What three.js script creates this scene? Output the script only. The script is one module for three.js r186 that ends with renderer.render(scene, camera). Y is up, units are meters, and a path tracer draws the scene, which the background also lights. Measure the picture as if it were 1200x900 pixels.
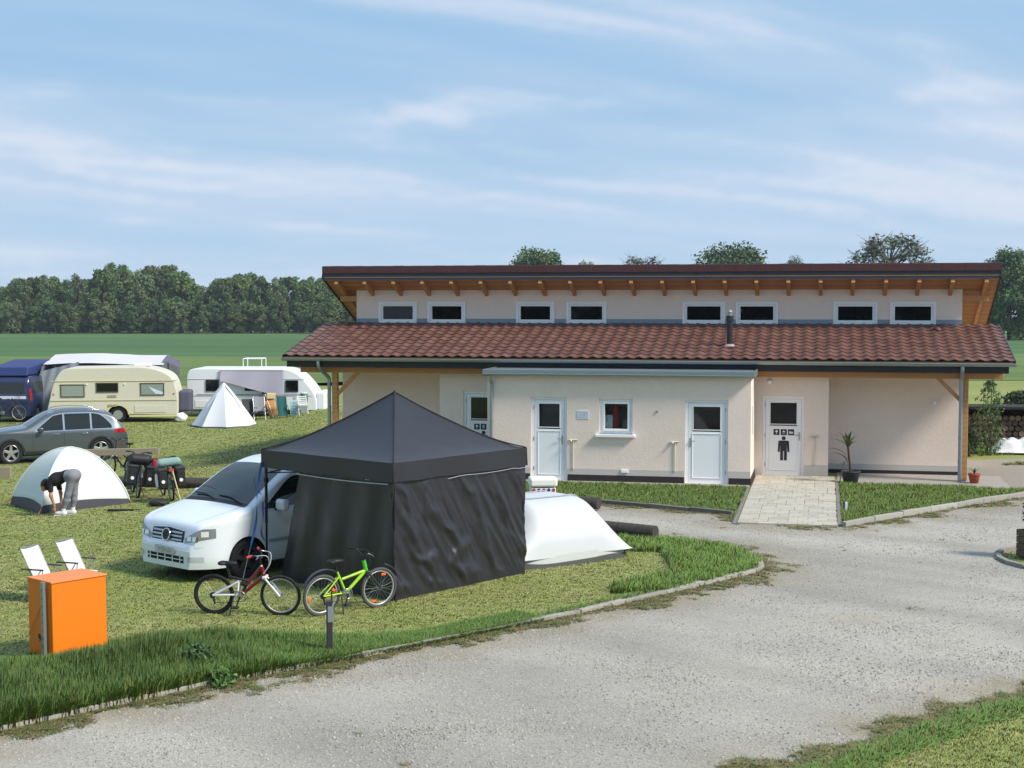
import * as THREE from 'three';
import { mergeGeometries, mergeVertices, toCreasedNormals } from 'three/addons/utils/BufferGeometryUtils.js';
import { RoundedBoxGeometry } from 'three/addons/geometries/RoundedBoxGeometry.js';
import { ImprovedNoise } from 'three/addons/math/ImprovedNoise.js';

// ---------------------------------------------------------------- camera, sky, sun, exposure
const scene = new THREE.Scene();
const camera = new THREE.PerspectiveCamera(29.32, 4 / 3, 0.1, 3000);
camera.position.set(0, 4.5, 0);
camera.lookAt(0, 4.5 - Math.tan(0.05576) * 10, -10);
scene.add(camera);
const renderer = new THREE.WebGLRenderer({ antialias: true });
renderer.toneMapping = THREE.LinearToneMapping;
renderer.toneMappingExposure = 2.05;
renderer.shadowMap.enabled = true;

const noise3 = new ImprovedNoise();
const fbm = (x, y, z, o = 4) => { let a = 0, k = 0.5, f = 1; for (let i = 0; i < o; i++) { a += k * noise3.noise(x * f, y * f, z * f + i * 7.3); k *= 0.5; f *= 2.03; } return a; };
const clamp = (x, a = 0, b = 1) => Math.min(b, Math.max(a, x));
const lerp = (a, b, t) => a + (b - a) * t;
const sst = (a, b, x) => { const t = clamp((x - a) / (b - a)); return t * t * (3 - 2 * t); };

{ // the sky: blue air paling to the horizon, thin drawn-out high cloud
  const w = 2048, h = 1024, d = new Float32Array(w * h * 4);
  for (let j = 0; j < h; j++) {
    const el = ((j + 0.5) / h - 0.5) * Math.PI, sy = Math.sin(el), cy = Math.cos(el);
    for (let i = 0; i < w; i++) {
      const az = ((i + 0.5) / w - 0.5) * 2 * Math.PI, x = Math.cos(az) * cy, z = Math.sin(az) * cy;
      const t = clamp(sy);
      const k = Math.pow(1 - t, 7);
      let r = lerp(0.13, 0.255, k), g = lerp(0.245, 0.335, k), b = lerp(0.38, 0.42, k);
      if (sy > -0.02) {
        const q = 1 / (Math.max(sy, 0) + 0.1), px = x * q, pz = z * q;
        // streaks run roughly across the view, slightly aslant
        const a = px * 0.82 - pz * 0.57, c = px * 0.57 + pz * 0.82;
        const wx = fbm(a * 0.5, c * 0.5, 3.1, 3) * 1.1;
        let n1 = fbm(a * 0.55 + wx, c * 1.9 + wx * 1.3, 0.5, 6);
        let n2 = fbm(a * 0.28 + 5, c * 0.55 + wx * 0.5, 9.2, 5);
        let n3 = fbm(a * 1.3 + wx * 2, c * 5.5, 4.7, 5);
        let cl = clamp(0.56 + n2 * 1.0 + n1 * 0.6 + n3 * 0.3);
        cl = cl * cl * (3 - 2 * cl) * sst(-0.02, 0.05, sy) * 0.85;
        const n4 = fbm(a * 1.6 + wx * 2.5, c * 9 + wx * 3, 6.1, 4), wsp = sst(0.03, 0.42, n1 + 0.4 * n3 + 0.3 * n4 + 0.2 * n2) * 0.48;
        const cc = clamp(cl * 0.6 + wsp);
        r = lerp(r, 0.34, cc); g = lerp(g, 0.378, cc); b = lerp(b, 0.445, cc);
      }
      if (sy < 0) { r = 0.255; g = 0.335; b = 0.42; }
      const o = (j * w + i) * 4; d[o] = r; d[o + 1] = g; d[o + 2] = b; d[o + 3] = 1;
    }
  }
  const t = new THREE.DataTexture(d, w, h, THREE.RGBAFormat, THREE.FloatType);
  t.mapping = THREE.EquirectangularReflectionMapping; t.magFilter = THREE.LinearFilter; t.minFilter = THREE.LinearFilter; t.wrapS = THREE.RepeatWrapping; t.needsUpdate = true;
  scene.background = t; scene.environment = t;
}
const sun = new THREE.DirectionalLight(new THREE.Color(1, 0.93, 0.82), 2.4);
sun.position.set(46, 48, -2); sun.target.position.set(0, 0, -26); sun.castShadow = true; sun.shadow.radius = 24;
sun.shadow.mapSize.set(4096, 4096);
Object.assign(sun.shadow.camera, { left: -70, right: 70, top: 60, bottom: -60, near: 1, far: 260 });
scene.add(sun, sun.target);

// ---------------------------------------------------------------- helpers
function rng(seed) { let a = seed >>> 0; return () => { a = (a + 0x6D2B79F5) | 0; let t = Math.imul(a ^ (a >>> 15), 1 | a); t = (t + Math.imul(t ^ (t >>> 7), 61 | t)) ^ t; return ((t ^ (t >>> 14)) >>> 0) / 4294967296; }; }
const V = (x, y, z) => new THREE.Vector3(x, y, z);
const used = {};
function numbered(name) { const n = used[name] = (used[name] ?? -1) + 1; return n ? name + '_' + String(n).padStart(3, '0') : name; }
function tag(o, label, category, group, kind) { if (label) o.userData.label = label; if (category) o.userData.category = category; if (group) o.userData.group = group; if (kind) o.userData.kind = kind; return o; }
function thing(name, label, category, [x, y, z] = [0, 0, 0], turn = 0, group) {
  const o = new THREE.Group(); o.name = numbered(name); scene.add(o); o.position.set(x, y, z); o.rotation.y = turn; return tag(o, label, category, group);
}
function norm(g) { // only position, normal, uv, non-indexed
  g = g.index ? g.toNonIndexed() : g;
  for (const k of Object.keys(g.attributes)) if (!['position', 'normal', 'uv'].includes(k)) g.deleteAttribute(k);
  if (!g.attributes.normal) g.computeVertexNormals();
  if (!g.attributes.uv) g.setAttribute('uv', new THREE.BufferAttribute(new Float32Array(g.attributes.position.count * 2), 2));
  g.morphAttributes = {}; g.clearGroups?.(); return g;
}
const join = (gs) => Array.isArray(gs) ? (gs.length === 1 ? norm(gs[0]) : mergeGeometries(gs.flat(9).map(norm))) : gs;
function uvm(g, s = 1) { // uv in metres by the face's main direction
  g = norm(g); const p = g.attributes.position, n = g.attributes.normal, u = new Float32Array(p.count * 2);
  for (let i = 0; i < p.count; i++) {
    const ax = Math.abs(n.getX(i)), ay = Math.abs(n.getY(i)), az = Math.abs(n.getZ(i));
    let a, b; if (ay >= ax && ay >= az) { a = p.getX(i); b = p.getZ(i); } else if (ax >= az) { a = p.getZ(i); b = p.getY(i); } else { a = p.getX(i); b = p.getY(i); }
    u[2 * i] = a / s; u[2 * i + 1] = b / s;
  }
  g.setAttribute('uv', new THREE.BufferAttribute(u, 2)); return g;
}
function mesh(name, gs, mat, parent, plain) {
  const g = join(gs), o = new THREE.Mesh(g, mat); o.name = plain ? name : parent === scene ? numbered(name) : name;
  o.castShadow = o.receiveShadow = true; parent.add(o); return o;
}
const top = (name, gs, mat, label, category, group) => tag(mesh(name, gs, mat, scene), label, category, group);
const struct = (name, gs, mat) => { const o = mesh(name, gs, mat, scene); o.userData.kind = 'structure'; return o; };
const box = (w, h, d, x = 0, y = 0, z = 0) => new THREE.BoxGeometry(w, h, d).translate(x, y, z);
const rbox = (w, h, d, x = 0, y = 0, z = 0, r = 0.01, s = 2) => new RoundedBoxGeometry(w, h, d, s, Math.min(r, w / 2.01, h / 2.01, d / 2.01)).translate(x, y, z);
const span = (x0, x1, y0, y1, z0, z1) => box(x1 - x0, y1 - y0, z1 - z0, (x0 + x1) / 2, (y0 + y1) / 2, (z0 + z1) / 2);
const rspan = (x0, x1, y0, y1, z0, z1, r) => rbox(x1 - x0, y1 - y0, z1 - z0, (x0 + x1) / 2, (y0 + y1) / 2, (z0 + z1) / 2, r);
function rod(a, b, r = 0.01, r2 = r, seg = 7) { // capped cylinder between two points
  const A = V(...a), B = V(...b), L = A.distanceTo(B), g = new THREE.CylinderGeometry(r2, r, L, seg); g.translate(0, L / 2, 0);
  g.applyQuaternion(new THREE.Quaternion().setFromUnitVectors(V(0, 1, 0), B.clone().sub(A).normalize())); g.translate(...a); return g;
}
function bar(a, b, w, h, roll = 0) { // square timber between two points
  const A = V(...a), B = V(...b), L = A.distanceTo(B), d = B.clone().sub(A).normalize(), g = new RoundedBoxGeometry(w, h, L, 1, Math.min(w, h) * 0.06);
  const m = new THREE.Matrix4().lookAt(V(0, 0, 0), d.clone().negate(), Math.abs(d.y) > 0.95 ? V(0, 0, 1) : V(0, 1, 0)); g.rotateZ(roll); g.applyMatrix4(m); const c = A.add(B).multiplyScalar(0.5); g.translate(c.x, c.y, c.z); return g;
}
const tube = (pts, r = 0.01, seg = 24, rs = 6, closed = false) => new THREE.TubeGeometry(new THREE.CatmullRomCurve3(pts.map((p) => V(...p)), closed), seg, r, rs, closed);
const lathe = (pts, seg = 20) => new THREE.LatheGeometry(pts.map(([r, y]) => new THREE.Vector2(r, y)), seg);
function grid(nu, nv, fn) { // parametric sheet: fn(u, v) -> [x, y, z]
  const p = [], uv = [], ix = [];
  for (let j = 0; j <= nv; j++) for (let i = 0; i <= nu; i++) { p.push(...fn(i / nu, j / nv)); uv.push(i / nu, j / nv); }
  for (let j = 0; j < nv; j++) for (let i = 0; i < nu; i++) { const a = j * (nu + 1) + i, b = a + 1, c = a + nu + 1, e = c + 1; ix.push(a, b, e, a, e, c); }
  const g = new THREE.BufferGeometry(); g.setAttribute('position', new THREE.Float32BufferAttribute(p, 3)); g.setAttribute('uv', new THREE.Float32BufferAttribute(uv, 2)); g.setIndex(ix); g.computeVertexNormals(); return g;
}
function poly(pts, depth, bevel = 0) { // polygon in xy pulled out along z, centred on z = 0
  const s = new THREE.Shape(pts.map(([x, y]) => new THREE.Vector2(x, y)));
  return new THREE.ExtrudeGeometry(s, { depth: depth - 2 * bevel, bevelEnabled: bevel > 0, bevelSize: bevel, bevelThickness: bevel, bevelOffset: -bevel, bevelSegments: 2, curveSegments: 8 }).translate(0, 0, -depth / 2 + bevel);
}
function copy(o, pos, turn, label, group) { const c = o.clone(); c.name = numbered(o.name.replace(/_\d{3}$/, '')); c.userData = { ...o.userData }; scene.add(c); c.position.set(...pos); if (turn !== undefined) c.rotation.y = turn; if (label) c.userData.label = label; if (group) c.userData.group = group; return c; }

// ---------------------------------------------------------------- materials
function dataTex(n, fn, { srgb = true, rep = 1 } = {}) {
  const d = new Uint8Array(n * n * 4);
  for (let j = 0; j < n; j++) for (let i = 0; i < n; i++) { const c = fn(i / n, j / n, i, j), o = (j * n + i) * 4; d[o] = clamp(c[0]) * 255; d[o + 1] = clamp(c[1]) * 255; d[o + 2] = clamp(c[2]) * 255; d[o + 3] = 255; }
  const t = new THREE.DataTexture(d, n, n); t.wrapS = t.wrapT = THREE.RepeatWrapping; t.magFilter = THREE.LinearFilter; t.minFilter = THREE.LinearMipmapLinearFilter; t.generateMipmaps = true;
  if (srgb) t.colorSpace = THREE.SRGBColorSpace; t.repeat.set(rep, rep); t.needsUpdate = true; return t;
}
// tiling noise on a torus-free lattice: value noise with wrapped hash
function tileNoise(seed) {
  const r = rng(seed), P = Array.from({ length: 4096 }, () => r());
  return (u, v, f) => { const x = u * f, y = v * f, xi = Math.floor(x), yi = Math.floor(y), a = x - xi, b = y - yi, s = a * a * (3 - 2 * a), t = b * b * (3 - 2 * b), H = (i, j) => P[(((i % f) + f) % f * 57 + ((j % f) + f) % f * 131) & 4095]; return lerp(lerp(H(xi, yi), H(xi + 1, yi), s), lerp(H(xi, yi + 1), H(xi + 1, yi + 1), s), t); };
}
const tn = tileNoise(5), tn2 = tileNoise(91);
const octs = (u, v, f, o = 4, k = 0.55) => { let a = 0, w = 1, s = 0; for (let i = 0; i < o; i++) { a += w * tn(u, v, f << i); s += w; w *= k; } return a / s; };
const grey = (fn, n = 256) => dataTex(n, (u, v, i, j) => { const g = fn(u, v, i, j); return [g, g, g]; }, { srgb: false });
const tintTex = (lo, hi, fn, n = 256) => dataTex(n, (u, v, i, j) => { const k = clamp(fn(u, v, i, j)); return [lerp(lo[0], hi[0], k), lerp(lo[1], hi[1], k), lerp(lo[2], hi[2], k)]; });
const S = (hex, o = {}) => new THREE.MeshStandardMaterial({ color: hex, roughness: 0.6, ...o });
const bumpFine = grey((u, v) => octs(u, v, 16, 4, 0.8));
const bumpPlaster = grey((u, v) => 0.5 * octs(u, v, 32, 3, 0.8) + 0.5 * tn2(u, v, 128));
const patchy = tintTex([0.92, 0.92, 0.92], [1, 1, 1], (u, v) => 0.6 * octs(u, v, 4, 5) + 0.4 * tn2(u, v, 128), 512);
const matPlaster = S(0xf4e2d5, { roughness: 0.92, map: patchy, bumpMap: bumpPlaster, bumpScale: 0.004 });
const matPlinthPaint = S(0xc9c5be, { roughness: 0.9, map: patchy, bumpMap: bumpPlaster, bumpScale: 0.003 });
const matBitumen = S(0x2a2022, { roughness: 0.7, bumpMap: bumpFine, bumpScale: 0.002 });
const woodTex = tintTex([0.72, 0.72, 0.72], [1, 1, 1], (u, v) => { const w = v * 18 + 1.6 * octs(u * 0.25, v, 4, 3); return 0.55 + 0.3 * Math.sin(w * 6.28) * octs(u, v, 8, 2) + 0.35 * (octs(u * 0.5, v, 64, 2) - 0.5); });
const matPine = S(0xd49a62, { roughness: 0.65, map: woodTex });
const matPine2 = S(0xc78d58, { roughness: 0.65, map: woodTex });
const matWhite = S(0xf0f1f3, { roughness: 0.35 });
const matDoor = S(0xeef0f3, { roughness: 0.4 });
const matGlass = new THREE.MeshPhysicalMaterial({ color: 0x0a0b0d, roughness: 0.04, ior: 1.45 });
const matClear = new THREE.MeshPhysicalMaterial({ color: 0xf4fbfa, roughness: 0.02, transmission: 1, thickness: 0, ior: 1.5 });
const matZinc = S(0x98a3a6, { roughness: 0.42, metalness: 0.7, bumpMap: bumpFine, bumpScale: 0.001 });
const matSlate = S(0x343c47, { roughness: 0.55 });
const matFlash = S(0x8793a3, { roughness: 0.5, metalness: 0.3 });
const matBlack = S(0x15161a, { roughness: 0.55 });
const matRubber = S(0x17171a, { roughness: 0.85 });
const matSteel = S(0xb9bcc0, { roughness: 0.3, metalness: 0.9 });
const matChrome = S(0xd8dadd, { roughness: 0.12, metalness: 1 });
const matDark = S(0x0a0a0b, { roughness: 0.9 });
// ---------------------------------------------------------------- terrain
function terrain(x, z) { const D = -z; return -(0.022 * clamp(D - 25, 0, 20) * (1 - sst(-11, -7, x)) + 0.008 * Math.max(0, D - 55)); }
const DRIVE = [[-16, -4.5], [-9, -11.5], [-5.37, -15.15], [-4.31, -16.23], [-3.6, -16.96], [-2.23, -18.06], [-0.91, -19.26], [1.25, -21.26], [2.67, -22.72], [3.78, -23.86], [4.12, -24.4], [4.27, -25.1], [4.19, -25.6], [3.94, -26.7], [2.84, -27.5], [1.75, -28.3], [-1, -29.9], [-4, -31.8], [-4.2, -34.2], [-1.5, -34.4], [1.72, -32.75], [4.62, -30.85], [4.56, -29.62], [6.62, -29.17], [8.98, -31.2], [11.71, -33.55], [16, -37.2], [24, -44], [40, -44], [40, -29], [14, -20.5], [9, -18.4], [6.2, -16.55], [4.9, -15.72], [3.65, -14.55], [2.65, -13.6], [1.5, -12.3], [-1, -9.6], [-4, -4.5]];
function inside(P, x, z) { let c = false; for (let i = 0, j = P.length - 1; i < P.length; j = i++) { const [a, b] = P[i], [e, f] = P[j]; if ((b > z) !== (f > z) && x < ((e - a) * (z - b)) / (f - b) + a) c = !c; } return c; }
const inDrive = (x, z) => inside(DRIVE, x, z) && Math.hypot(x - 10.0, z + 25.15) > 1.5;
function edgeDist(P, x, z) { let m = 1e9; for (let i = 0, j = P.length - 1; i < P.length; j = i++) { const [a, b] = P[i], [e, f] = P[j], dx = e - a, dz = f - b, t = clamp(((x - a) * dx + (z - b) * dz) / (dx * dx + dz * dz)); m = Math.min(m, Math.hypot(x - a - t * dx, z - b - t * dz)); } return m; }

const grassFine = tintTex([0.78, 0.8, 0.7], [1, 1, 1], (u, v) => 0.5 * octs(u, v, 32, 3, 0.8) + 0.5 * tn2(u, v, 128), 512);
{ // the ground: one sheet to the horizon; meadow strips of different crop, mown lawn near
  const zs = [], xs = [];
  for (let z = 12; z > -70; z -= 0.7) zs.push(z);
  for (let z = -70, s = 0.8; z > -1500; z -= s) { zs.push(z); s = Math.min(s * 1.028, 40); }
  for (let x = -40; x <= 40; x += 0.8) xs.push(x);
  for (let x = 40, s = 1; x < 900; x += s) { xs.push(x + s); xs.unshift(-x - s); s *= 1.12; }
  const nx = xs.length, p = [], c = [], uv = [], ix = [];
  for (const z of zs) for (const x of xs) {
    const y = terrain(x, z), D = -z; p.push(x, y, z); uv.push(x / 1.7, z / 1.7);
    const n = fbm(x * 0.05, z * 0.05, 1.3, 4), m = fbm(x * 0.35, z * 0.35, 4.3, 4), w = fbm(x * 0.9, z * 0.3, 8.1, 3);
    const k = clamp(0.5 + n * 0.8 + m * 0.9 + w * 0.3), col = [lerp(0.23, 0.34, k), lerp(0.28, 0.34, k), lerp(0.062, 0.11, k)];
    c.push(...col);
  }
  for (let j = 0; j < zs.length - 1; j++) for (let i = 0; i < nx - 1; i++) { const a = j * nx + i, b = a + 1, d = a + nx, e = d + 1; ix.push(a, b, e, a, e, d); }
  const g = new THREE.BufferGeometry(); g.setAttribute('position', new THREE.Float32BufferAttribute(p, 3)); g.setAttribute('color', new THREE.Float32BufferAttribute(c, 3)); g.setAttribute('uv', new THREE.Float32BufferAttribute(uv, 2)); g.setIndex(ix); g.computeVertexNormals();
  const o = new THREE.Mesh(g, new THREE.MeshStandardMaterial({ vertexColors: true, map: grassFine, roughness: 1, bumpMap: bumpFine, bumpScale: 0.03 })); o.name = 'ground'; o.receiveShadow = o.castShadow = true; o.userData.kind = 'structure'; scene.add(o);
}
// the meadow beyond the camp: strips of different crop, each its own sheet
[[91, 152, [0.13, 0.2, 0.045]], [152, 272, [0.062, 0.15, 0.04]], [272, 328, [0.08, 0.17, 0.045]], [328, 420, [0.2, 0.22, 0.095]]].forEach(([d0, d1, base]) => {
  const nx = 90, nz = Math.round((d1 - d0) / 1.6), p = [], c = [], uv = [], ix = [];
  for (let j = 0; j <= nz; j++) for (let i = 0; i <= nx; i++) { const x = -330 + i / nx * 660, z = -lerp(d0, d1, j / nz) + 0.06 * x, n = fbm(x * 0.05, z * 0.05, 1.3, 4), rows = fbm(x * 0.01, z * 0.25, 2.2, 4), k = 1 + 0.5 * rows + 0.35 * n; p.push(x, terrain(x, z) + 0.03, z); uv.push(x / 1.7, z / 1.7); c.push(base[0] * k, base[1] * k, base[2] * k); }
  for (let j = 0; j < nz; j++) for (let i = 0; i < nx; i++) { const a = j * (nx + 1) + i, b = a + 1, d = a + nx + 1, e = d + 1; ix.push(a, b, e, a, e, d); }
  const g = new THREE.BufferGeometry(); g.setAttribute('position', new THREE.Float32BufferAttribute(p, 3)); g.setAttribute('color', new THREE.Float32BufferAttribute(c, 3)); g.setAttribute('uv', new THREE.Float32BufferAttribute(uv, 2)); g.setIndex(ix); g.computeVertexNormals();
  const o = new THREE.Mesh(g, new THREE.MeshStandardMaterial({ vertexColors: true, map: grassFine, roughness: 1, bumpMap: bumpFine, bumpScale: 0.03 })); o.name = numbered('meadow'); o.receiveShadow = true; o.userData.kind = 'structure'; scene.add(o);
});
const gravelTex = tintTex([0.64, 0.63, 0.61], [1, 0.99, 0.98], (u, v) => 0.1 + 0.4 * octs(u, v, 64, 2, 0.9) + 0.35 * tn2(u, v, 96) + 0.25 * (tn2(u, v, 80) > 0.74 ? 1 : 0) + 0.1 * tn2(u, v, 128), 512);
{ // gravel drive with a slightly wandering edge; paler where the wheels run, brownish at the rim
  const xs = [], step = 0.22, p = [], c = [], uv = [], ix = [], id = new Map();
  const keep = (x, z) => { if (x < -14 || x > 30 || z > -5 || z < -40) return false; const w = 0.22 * fbm(x * 0.9, z * 0.9, 6.6, 4) + 0.12 * fbm(x * 4, z * 4, 2.6, 3); const d = edgeDist(DRIVE, x, z); if (Math.hypot(x - 10.0, z + 25.15) < 1.5 + w) return false; return inside(DRIVE, x, z) ? d > -w * 0.5 - 0.04 || d > 0.2 : d < w * 0.6; };
  const vtx = (i, j) => {
    const k = i * 10000 + j; if (id.has(k)) return id.get(k);
    const x = -14 + i * step, z = -5 - j * step, n = fbm(x * 0.35, z * 0.35, 5.5, 5), e = edgeDist(DRIVE, x, z), t = fbm((x * 0.8 + z * 0.6) * 0.12, (x * 0.6 - z * 0.8) * 0.8, 1.9, 4);
    const dirt = clamp(sst(1.5, 0.15, e) * (0.55 + 1.6 * fbm(x * 1.5, z * 1.5, 7.7, 4)) + sst(0.2, 0.5, n) * 0.4), pale = clamp(0.5 + 1.1 * t + 0.9 * n);
    const base = [lerp(0.4, 0.6, pale), lerp(0.385, 0.575, pale), lerp(0.35, 0.525, pale)], d = [0.36, 0.31, 0.2];
    c.push(...base.map((v, q) => lerp(v, d[q], dirt))); p.push(x, 0.008 + 0.012 * fbm(x * 0.7, z * 0.7, 3.3, 3) + 0.006, z); uv.push(x / 1.3, z / 1.3); id.set(k, p.length / 3 - 1); return p.length / 3 - 1;
  };
  for (let i = 0; i < 200; i++) for (let j = 0; j < 160; j++) { if (!keep(-14 + (i + 0.5) * step, -5 - (j + 0.5) * step)) continue; const a = vtx(i, j), b = vtx(i + 1, j), d = vtx(i, j + 1), e = vtx(i + 1, j + 1); ix.push(a, b, e, a, e, d); }
  const g = new THREE.BufferGeometry(); g.setAttribute('position', new THREE.Float32BufferAttribute(p, 3)); g.setAttribute('color', new THREE.Float32BufferAttribute(c, 3)); g.setAttribute('uv', new THREE.Float32BufferAttribute(uv, 2)); g.setIndex(ix); g.computeVertexNormals();
  const o = new THREE.Mesh(g, new THREE.MeshStandardMaterial({ vertexColors: true, map: gravelTex, roughness: 1, bumpMap: gravelTex, bumpScale: 0.012 })); o.name = 'gravel_drive'; o.receiveShadow = true; o.userData.kind = 'structure'; scene.add(o);
}
// ---------------------------------------------------------------- the sanitary building (local: x along the front, y up, z out towards the drive)
const bld = thing('sanitary_building', 'long cream rendered building with brown tiled lean-to roof and clerestory windows', 'building', [5.85, 0, -35.86], -Math.PI / 15);
const RS = 0.41; // fall of the upper roof to the back
const bp = (name, gs, mat, parent = bld) => mesh(name, gs, mat, parent);
function wallHoles(x0, x1, y0, y1, z, th, holes, topFn) { // a wall with its front face at z
  const s = new THREE.Shape([[x0, y0], [x1, y0], [x1, y1], [x0, y1]].map((p) => new THREE.Vector2(...p)));
  for (const [a, b, c, d] of holes) s.holes.push(new THREE.Path([[a, c], [a, d], [b, d], [b, c]].map((p) => new THREE.Vector2(...p))));
  return uvm(new THREE.ExtrudeGeometry(s, { depth: th, bevelEnabled: false }).translate(0, 0, z - th), 2.3);
}
const matVerge = S(0x2a1a1c, { roughness: 0.5 });
const UP = [[-11.03, -9.87], [-9.55, -8.41], [-6.92, -5.8], [-5.46, -4.3], [-2.16, -0.97], [-0.68, 0.48], [1.97, 3.15], [3.48, 4.69]];
const annexHoles = [[-5.49, -4.57, 0.02, 2.11], [-1.6, -0.55, 0.02, 2.09], [-3.75, -2.91, 1.2, 2.09]];
const recessHoles = [[-7.79, -6.72, 0.02, 2.1], [0.2, 1.26, 0.02, 2.07]];
bp('wall', wallHoles(-6.62, 0, 0, 2.68, 0, 0.26, annexHoles), matPlaster);
for (const g of [span(-6.617, -6.36, 0, 2.68, -2.2, -0.26), span(-0.26, -0.003, 0, 2.68, -2.2, -0.26)]) bp('wall', uvm(g, 2.3), matPlaster);
bp('wall', wallHoles(-8.45, 1.87, 0, 3.0, -2.2, 0.26, recessHoles), matPlaster);
for (const g of [span(-8.447, -8.2, 0, 3.0, -3.2, -2.46), span(1.62, 1.867, 0, 3.0, -3.2, -2.46)]) bp('wall', uvm(g, 2.3), matPlaster);
bp('wall', uvm(span(-11.55, 5.3, 0, 3.1, -3.5, -3.202), 2.3), matPlaster);
bp('wall', wallHoles(-11.71, 5.37, 3.3, 5.06, -5, 0.26, UP.map(([a, b]) => [a, b, 3.9, 4.5])), matPlaster);
for (const [a, b] of [[-11.708, -11.45], [5.11, 5.368]]) { // gable ends under the roof fall
  const g = poly([[-5.26, 0], [-5.26, 4.95], [-9.8, 4.95 - 4.54 * RS], [-9.8, 0]].map(([z, y]) => [-z, y]), b - a).rotateY(Math.PI / 2).translate((a + b) / 2, 0, 0);
  bp('wall', uvm(g, 2.3), matPlaster);
  bp('wall', uvm(span(a + 0.16, b - 0.1, 0, 3.1, -5.26, -3.5), 2.3), matPlaster);
}
bp('wall', uvm(span(-11.71, 5.37, 0, 3.0, -10, -9.8), 2.3), matPlaster);
bp('partition', span(-11.3, 5.0, 0, 3.2, -5.9, -5.8), matPlaster);
bp('partition', span(-6.3, -0.3, 0, 2.6, -1.35, -1.3), matPlaster);
bp('partition', span(-11.4, 5.1, 0, 3.0, -4.3, -4.25), matPlaster);
bp('ceiling', span(-11.4, 5.1, 3.3, 3.34, -9.8, -5.26), matPlaster);
// splash band and bitumen foot
for (const g of [span(-4.55, -1.62, 0.17, 0.32, 0.001, 0.006), span(-0.53, 0.002, 0.17, 0.34, 0.001, 0.006), span(-6.62, -5.51, 0.17, 0.32, 0.001, 0.006)]) bp('splash_band', g, matPlinthPaint);
for (const g of [span(1.29, 1.872, 0.0, 0.3, -2.197, -2.193)]) bp('splash_band', g, matPlinthPaint);
for (const g of [span(-4.55, -1.62, -0.05, 0.17, -0.02, 0.012), span(-0.53, 0.012, -0.05, 0.17, -0.02, 0.012), span(-6.63, -5.51, -0.05, 0.17, -0.02, 0.012), span(-0.02, 0.012, -0.05, 0.17, -2.19, -0.02)]) bp('plinth', g, matBitumen);
for (const g of [span(1.88, 5.31, -0.05, 0.1, -3.2, -3.188), span(-11.56, -8.46, -0.05, 0.1, -3.2, -3.188)]) bp('plinth', g, matBitumen);
for (const g of [span(1.88, 5.31, 0.1, 0.25, -3.201, -3.196)]) bp('splash_band', g, matPlinthPaint);

// windows
function frameRing(x0, x1, y0, y1, z0, z1, t) { return [rspan(x0, x1, y1 - t, y1, z0, z1, 0.008), rspan(x0, x1, y0, y0 + t, z0, z1, 0.008), rspan(x0, x0 + t, y0 + t, y1 - t, z0, z1, 0.008), rspan(x1 - t, x1, y0 + t, y1 - t, z0, z1, 0.008)]; }
for (const [a, b] of UP) {
  const w = bp('window', frameRing(a, b, 3.87, 4.51, -5.12, -4.955, 0.075), matWhite);
  bp('sash', frameRing(a + 0.076, b - 0.076, 3.946, 4.434, -5.1, -4.985, 0.055), matWhite, w);
  bp('pane', span(a + 0.13, b - 0.13, 4.0, 4.38, -5.06, -5.04), matGlass, w);
}
{
  const w = bp('window', frameRing(-3.75, -2.91, 1.2, 2.09, -0.16, -0.05, 0.07), matWhite);
  bp('sash', frameRing(-3.678, -2.982, 1.272, 2.018, -0.145, -0.03, 0.06), matWhite, w);
  bp('pane', span(-3.62, -3.04, 1.33, 1.96, -0.1, -0.094), matClear, w);
  bp('sill', rspan(-3.84, -2.84, 1.13, 1.2, -0.15, 0.1, 0.01), matWhite, w);
  const cm = S(0xa0332a, { roughness: 0.9 });
  bp('curtain', grid(14, 1, (u, v) => [-3.42 + 0.13 * u, 1.25 + 0.7 * v, -0.2 + 0.015 * Math.sin(u * 20)]), cm, w);
  bp('curtain', grid(14, 1, (u, v) => [-3.64 + 0.2 * u, 1.25 + 0.42 * v, -0.22 + 0.012 * Math.sin(u * 26)]), S(0xb9b9bb, { roughness: 0.9 }), w);
}
for (const g of [[-11.71, -11.03], ...UP.map(([, b], i) => [b, i < 7 ? UP[i + 1][0] : 5.37])].map(([a, b]) => span(a + 0.002, b - 0.002, 3.8, 4.02, -4.997, -4.975))) bp('flashing_strip', g, matFlash);

// doors
const pictoInk = S(0x20222a, { roughness: 0.5 });
function iconTex(kind) {
  const c = document.createElement('canvas'); c.width = c.height = 64; const x = c.getContext('2d'); x.fillStyle = '#20222a'; x.fillRect(0, 0, 64, 64); x.fillStyle = '#e8ebee'; x.strokeStyle = '#e8ebee'; x.lineWidth = 5;
  if (kind === 0) { x.beginPath(); x.arc(32, 22, 11, 0, 7); x.fill(); x.fillRect(16, 24, 32, 7); x.fillRect(28, 30, 8, 22); }
  else if (kind === 1) { x.beginPath(); x.arc(32, 30, 14, Math.PI, 0); x.fill(); for (let i = 0; i < 4; i++) x.fillRect(19 + i * 8, 36, 3, 14); }
  else { x.fillRect(10, 34, 44, 12); x.beginPath(); x.arc(20, 26, 7, 0, 7); x.fill(); x.fillRect(28, 26, 24, 6); }
  const t = new THREE.CanvasTexture(c); t.colorSpace = THREE.SRGBColorSpace; return t;
}
const iconMats = [0, 1, 2].map((k) => new THREE.MeshStandardMaterial({ map: iconTex(k), roughness: 0.5 }));
function plate(w, h, x, y, z) { const g = new THREE.PlaneGeometry(w, h); g.translate(x, y, z); return g; }
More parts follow.
